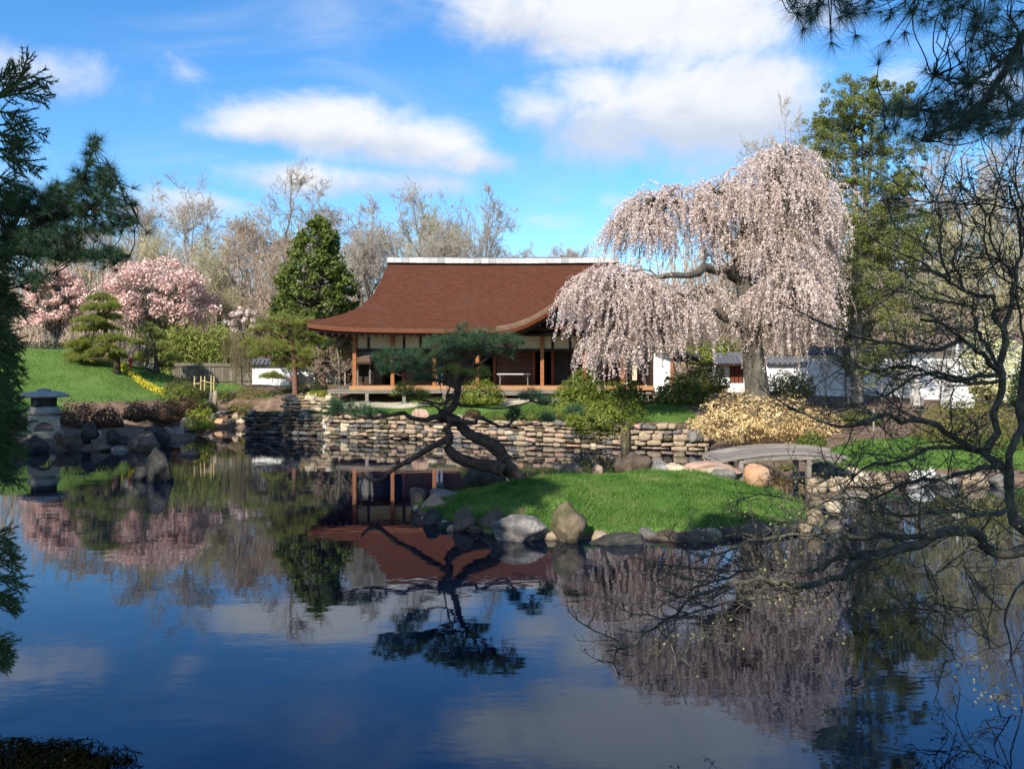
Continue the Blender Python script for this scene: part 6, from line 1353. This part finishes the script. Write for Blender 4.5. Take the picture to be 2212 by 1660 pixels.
shrub('spilling_shrub', 'darker green shrub half hidden behind the spilling one on the wall', 1318, 866, 935, 90, 33.2, 'shrub_green', 2600, .10, 108, lump=.24, flat_bottom=.5)
shrub('golden_shrub', 'big mounded shrub of pale golden leaves overhanging the water by the bridge', 1630, 848, 962, 270, 27.6, 'shrub_gold', 8200, .11, 109, lump=.24, flat_bottom=.4, aspect=.5, jit=.6, depth=.7)
shrub('golden_shrub', 'smaller golden leaved lobe right of the big golden shrub', 1762, 882, 950, 120, 27.2, 'shrub_gold', 3200, .105, 110, lump=.14, aspect=.36, jit=.8)
shrub('clipped_shrub', 'large low clipped olive yellow shrub on the right bank', 2100, 864, 985, 240, 24.5, 'shrub_olive', 11000, .075, 111, lump=.08, box=.3)
shrub('clipped_shrub', 'rounded olive shrub right of the cherry trunk', 1706, 800, 860, 112, 36.5, 'shrub_olive', 4200, .10, 112)
shrub('low_shrub', 'small bright green shrub behind the right end of the bridge', 1752, 934, 966, 70, 23.5, 'shrub_green', 2000, .06, 113)
shrub('low_shrub', 'bright green clump behind the low wooden railing', 1855, 884, 915, 110, 29, 'shrub_green', 2200, .08, 114)
shrub('flowering_bush', 'tall bush of pale cream flowers at the right behind the pagoda', 2140, 712, 862, 150, 36.5, 'blossom_cream', 6500, .13, 115, lump=.2)
shrub('evergreen_bush', 'dark evergreen bush at the right edge beside the cream flowers', 2218, 770, 885, 70, 33, 'shrub_dark', 3600, .1, 116)
shrub('hedge_bush', 'light yellow green bush over the wall behind the house end', 1545, 732, 790, 150, 48.5, 'shrub_yellowgreen', 4200, .17, 117)
shrub('ground_cover', 'strip of dark green strappy plants at the foot of the house bushes', 1390, 878, 893, 100, 36.4, 'shrub_green', 2000, .12, 118, aspect=.2)
shrub('ground_cover', 'low green planting under the round azalea', 960, 856, 870, 150, 38.3, 'shrub_green', 2000, .10, 119)
shrub('ground_cover', 'grey green creeping mat above the stone wall left of the spilling shrub', 1165, 878, 912, 110, 33.2, 'shrub_green', 3000, .07, 120, flat_bottom=.4)
shrub('ground_cover', 'small grey green cushion plant above the pond wall', 1070, 888, 910, 70, 33.4, 'shrub_green', 1600, .07, 121)
shrub('dry_shrub', 'small dry reddish plant on the lawn behind the pine trunk', 1020, 882, 900, 40, 33.6, 'shrub_brown', 700, .08, 122)
# left bank and stream side
shrub('azalea_bush', 'dark brown leafless looking azalea right of the stone lantern', 176, 866, 935, 96, 34, 'shrub_brown', 3400, .085, 130)
shrub('azalea_bush', 'small brown azalea next to the bare earth path', 232, 878, 924, 66, 34, 'shrub_brown', 2200, .085, 131)
shrub('azalea_bush', 'reddish brown azalea just right of the bare earth path', 293, 866, 909, 60, 36, 'shrub_brown', 2200, .085, 132)
shrub('azalea_bush', 'brown azalea behind the big rounded grey boulder', 358, 862, 912, 86, 37, 'shrub_brown', 2800, .085, 133)
shrub('azalea_bush', 'dark brown azalea left of the stone lantern', 22, 884, 940, 76, 32.5, 'shrub_brown', 2600, .085, 134)
shrub('azalea_bush', 'shaded azalea directly behind the stone lantern', 116, 876, 930, 70, 34.5, 'shrub_brown', 2200, .085, 135)
shrub('lime_shrub', 'bright lime yellow spreading shrub above the boulders at the inlet', 432, 878, 928, 66, 36.5, 'shrub_lime', 3000, .075, 136, lump=.2)
shrub('azalea_bush', 'yellow green azalea mound at the right foot of the grass mound', 388, 828, 880, 96, 41, 'shrub_yellowgreen', 3400, .10, 137)
shrub('azalea_bush', 'reddish brown shrub behind the yellow green azalea mound', 406, 815, 862, 108, 43, 'shrub_brown', 3200, .10, 138)
shrub('azalea_bush', 'brown orange shrub in front of the yellow green azalea mound', 400, 856, 892, 76, 39, 'shrub_brown', 2200, .10, 139)
shrub('low_shrub', 'dark green low shrub left of the stream stones', 452, 868, 892, 36, 40, 'shrub_dark', 1300, .08, 140)
shrub('heather_clump', 'dull brown heather mound in the rock garden by the stream', 545, 836, 866, 90, 44, 'shrub_olive', 2400, .09, 141)
shrub('heather_clump', 'olive heather spreading down between the rocks', 520, 868, 890, 70, 42.5, 'shrub_olive', 1700, .08, 142)
shrub('low_shrub', 'bright green low plants behind the bollards', 486, 842, 868, 50, 43.5, 'shrub_yellowgreen', 1400, .08, 143)
shrub('low_shrub', 'dark bush below the red pine', 606, 838, 866, 62, 44, 'shrub_dark', 2000, .09, 144)
shrub('low_shrub', 'dark green bush between the heather and the red pine', 580, 848, 868, 40, 43.5, 'shrub_green', 1200, .09, 145)
shrub('clipped_shrub', 'small dark clipped dome below the dark trunked pine', 689, 822, 842, 38, 43.2, 'shrub_dark', 1600, .06, 146, lump=.03)
shrub('low_shrub', 'bright green low shrub beside the left end of the deck', 690, 841, 856, 62, 42, 'shrub_lime', 1800, .07, 147)
shrub('low_shrub', 'lime green tuft on top of the dark pond wall', 590, 884, 898, 36, 38.2, 'shrub_lime', 900, .06, 148)
shrub('low_shrub', 'small yellow green tuft beside the cream block at the stream mouth', 530, 892, 906, 16, 40.5, 'shrub_lime', 500, .06, 149)
shrub('hedge_bush', 'dark hedge behind the mound at the far left', 100, 736, 790, 130, 51.5, 'shrub_dark', 4800, .15, 150)
shrub('hedge_bush', 'brownish bush between the dark hedge and the mound pine', 170, 728, 790, 70, 51, 'shrub_olive', 2200, .15, 151)
shrub('iris_clump', 'tuft of pale blades in the island grass', 1700, 1000, 1012, 40, 19.5, 'shrub_olive', 250, .12, 152, aspect=.12)
shrub('dark_bush', 'dark evergreen bush beneath the cream block wall rail behind the deck', 640, 826, 852, 60, 45, 'shrub_dark', 1800, .09, 153)
shrub('water_plant', 'added near black patch of thin blades at the lower left corner of the pond', 70, 1598, 1668, 420, 6.05, 'water_weed', 5200, .1, 154, flat_bottom=.1, lump=.2, depth=.25, aspect=.1)  # added near-black blades standing in for a dark patch of water
def flower_strip():
    rng = np.random.default_rng(160); t = rng.random(5200); u = 232 + 125 * t; v = np.interp(u, [232, 260, 300, 340, 357], [794, 806, 822, 836, 846]); d = 46.6 - 5.2 * t + rng.normal(0, .22, len(t))
    x = (u - CU) / F * d; z = ground_h(x, d) + rng.uniform(0, .24, len(t)); V, f = leaves(rng, np.stack([x, d, z], 1), np.tile([0, -.3, 1.], (len(t), 1)), .11, .7, .6)
    tag(mobj('flower_border', V, f, M['flower_yellow']), 'strip of bright yellow ground cover along the right edge of the mound', 'flowers', None, 'stuff')
flower_strip()
def bamboo():
    d = 51.2; k = d / F; rng = np.random.default_rng(161); root = thing('bamboo_grove', 'stand of light green bamboo behind the weathered board fence', 'bamboo', P(440, 835, d)); T = Tubes(); pts = []
    for i in range(110):
        u = rng.uniform(350, 505); dd = d + rng.uniform(-.1, 2.5); a = P(u, 842, dd); a[2] = 1.6; h = H - (rng.uniform(712, 760) - HV) * k - 1.6; e = a + [rng.normal(0, .25), rng.normal(0, .2), h]; p = curve_to(rng, a, e, 5, 0, .01); T.add(p, (.02, .008), 4)
        n = 190; t = rng.uniform(.36, 1.05, (n, 1)); pts.append(a + (e - a) * t + rng.normal(0, .27, (n, 3)))
    T.build('culm', M['bamboo_pole'], root); pts = np.concatenate(pts); V, f = leaves(rng, pts, rng.normal(0, 1, pts.shape) + [0, -.5, .6], .26, .25, .5); mobj('foliage', V, f, M['bamboo_leaf'], root)
bamboo()
def weeper():
    d = 48.5; rng = np.random.default_rng(162); root = thing('weeping_tree', 'small tree of thin straw coloured hanging strands right of the bamboo', 'tree', P(520, 840, d)); T = Tubes(); top = P(520, 722, d)
    T.add(np.array([P(522, 850, d), P(520, 780, d), top]), np.array([.07, .06, .04]), 6); T.build('trunk', M['bark_grey'], root); B = Tubes()
    for i in range(300):
        a = P(520 + rng.normal(0, 17), 722 + rng.uniform(-6, 30), d + rng.normal(0, .5)); e = a + [rng.normal(0, .1), rng.normal(0, .1), -rng.uniform(.8, 2.6)]; B.add(curve_to(rng, a, e, 5, 0, .015), (.011, .006), 3)
        if i % 6 == 0: B.add(curve_to(rng, top, a, 5, .2, .03), (.02, .01), 3)
    B.build('hanging_twigs', M['strand_beige'], root)
weeper()
cr = bare_tree('small gnarled pale bare tree beside the left corner of the house', grow_bare(9, 5., .12, .95, 9, (7, 6, 5), .32, .1, .5, .1, .008), 0, 42, 'bark_grey', 'twig_brown')
put_bare(cr, 735, 708, 42.6, 4.7, .4, 1.15)
rb = bare_tree('slim bare shrub tree in front of the shaded white wall at right', grow_bare(12, 3.5, .05, .8, 9, (6, 5, 3), .25, .12, .5, .035, .006), 0, 40, 'bark_dark', 'twig_brown'); put_bare(rb, 1785, 770, 38, 3.3, 0, 1.)
dup(rb, P(1830, 868, 38.5), 2., 1.05, 'slim bare shrub tree left of the tall conifer trunk'); dup(rb, P(1925, 868, 37.5), 4., .95, 'slim bare shrub tree right of the tall conifer trunk'); dup(rb, P(2030, 862, 35.5), 5., .8, 'small bare twiggy shrub in front of the bright white wall')

# ------------------------------------------------------------------ tall trees on the near and left banks (they shade the lantern bank and the island)
def shade_tree(x, y, h, r, seed, label, n=5200, z0=.3):
    rng = np.random.default_rng(seed); base = np.array([x, y, gh(x, y)]); root = thing('bank_tree', label, 'tree', base, 'tall evergreens along the near and left banks')
    m = 90; zz = rng.uniform(z0, 1, m); az = rng.uniform(0, 6.283, m); rr = r * np.sqrt(rng.random(m)) * (1.1 - .75 * ((zz - z0) / (1 - z0)) ** 1.4)
    C = np.stack([x + rr * np.cos(az), y + rr * np.sin(az), base[2] + h * zz], 1); rad = rng.uniform(.5, 1.0, m) * r / 3.2
    crown_of(root, rng, base, C, rad, 'conifer_leaf', n // m, .42, 'bark_pine', .3, base + [0, 0, h * .95], .6, .7, 'foliage')
for i, (x, y, h, r, z0) in enumerate([(-26.5, 16, 18, 4.6, .25), (-32, 17, 17, 4.4, .25), (-21, 18.5, 18, 3.4, .3), (-19.8, 9.6, 19.5, 4.0, .3), (-10.0, 1.5, 13.8, 3.0, .35), (-4.8, -1.0, 11, 1.9, .35), (-1.6, -2.4, 14, 2.1, .55), (2.6, -5.5, 12, 2.6, .5)]):
    shade_tree(x, y, h, r, 200 + i, ['evergreen on the left bank beyond the frame, second from the back', 'evergreen farthest left on the left bank beyond the frame', 'tall evergreen on the left bank just outside the frame', 'evergreen at the near left corner of the pond', 'tall evergreen on the near bank left of the viewpoint', 'tall evergreen behind the viewpoint to the left', 'tall evergreen directly behind the viewpoint', 'tall evergreen behind the viewpoint to the right'][i], z0=z0)
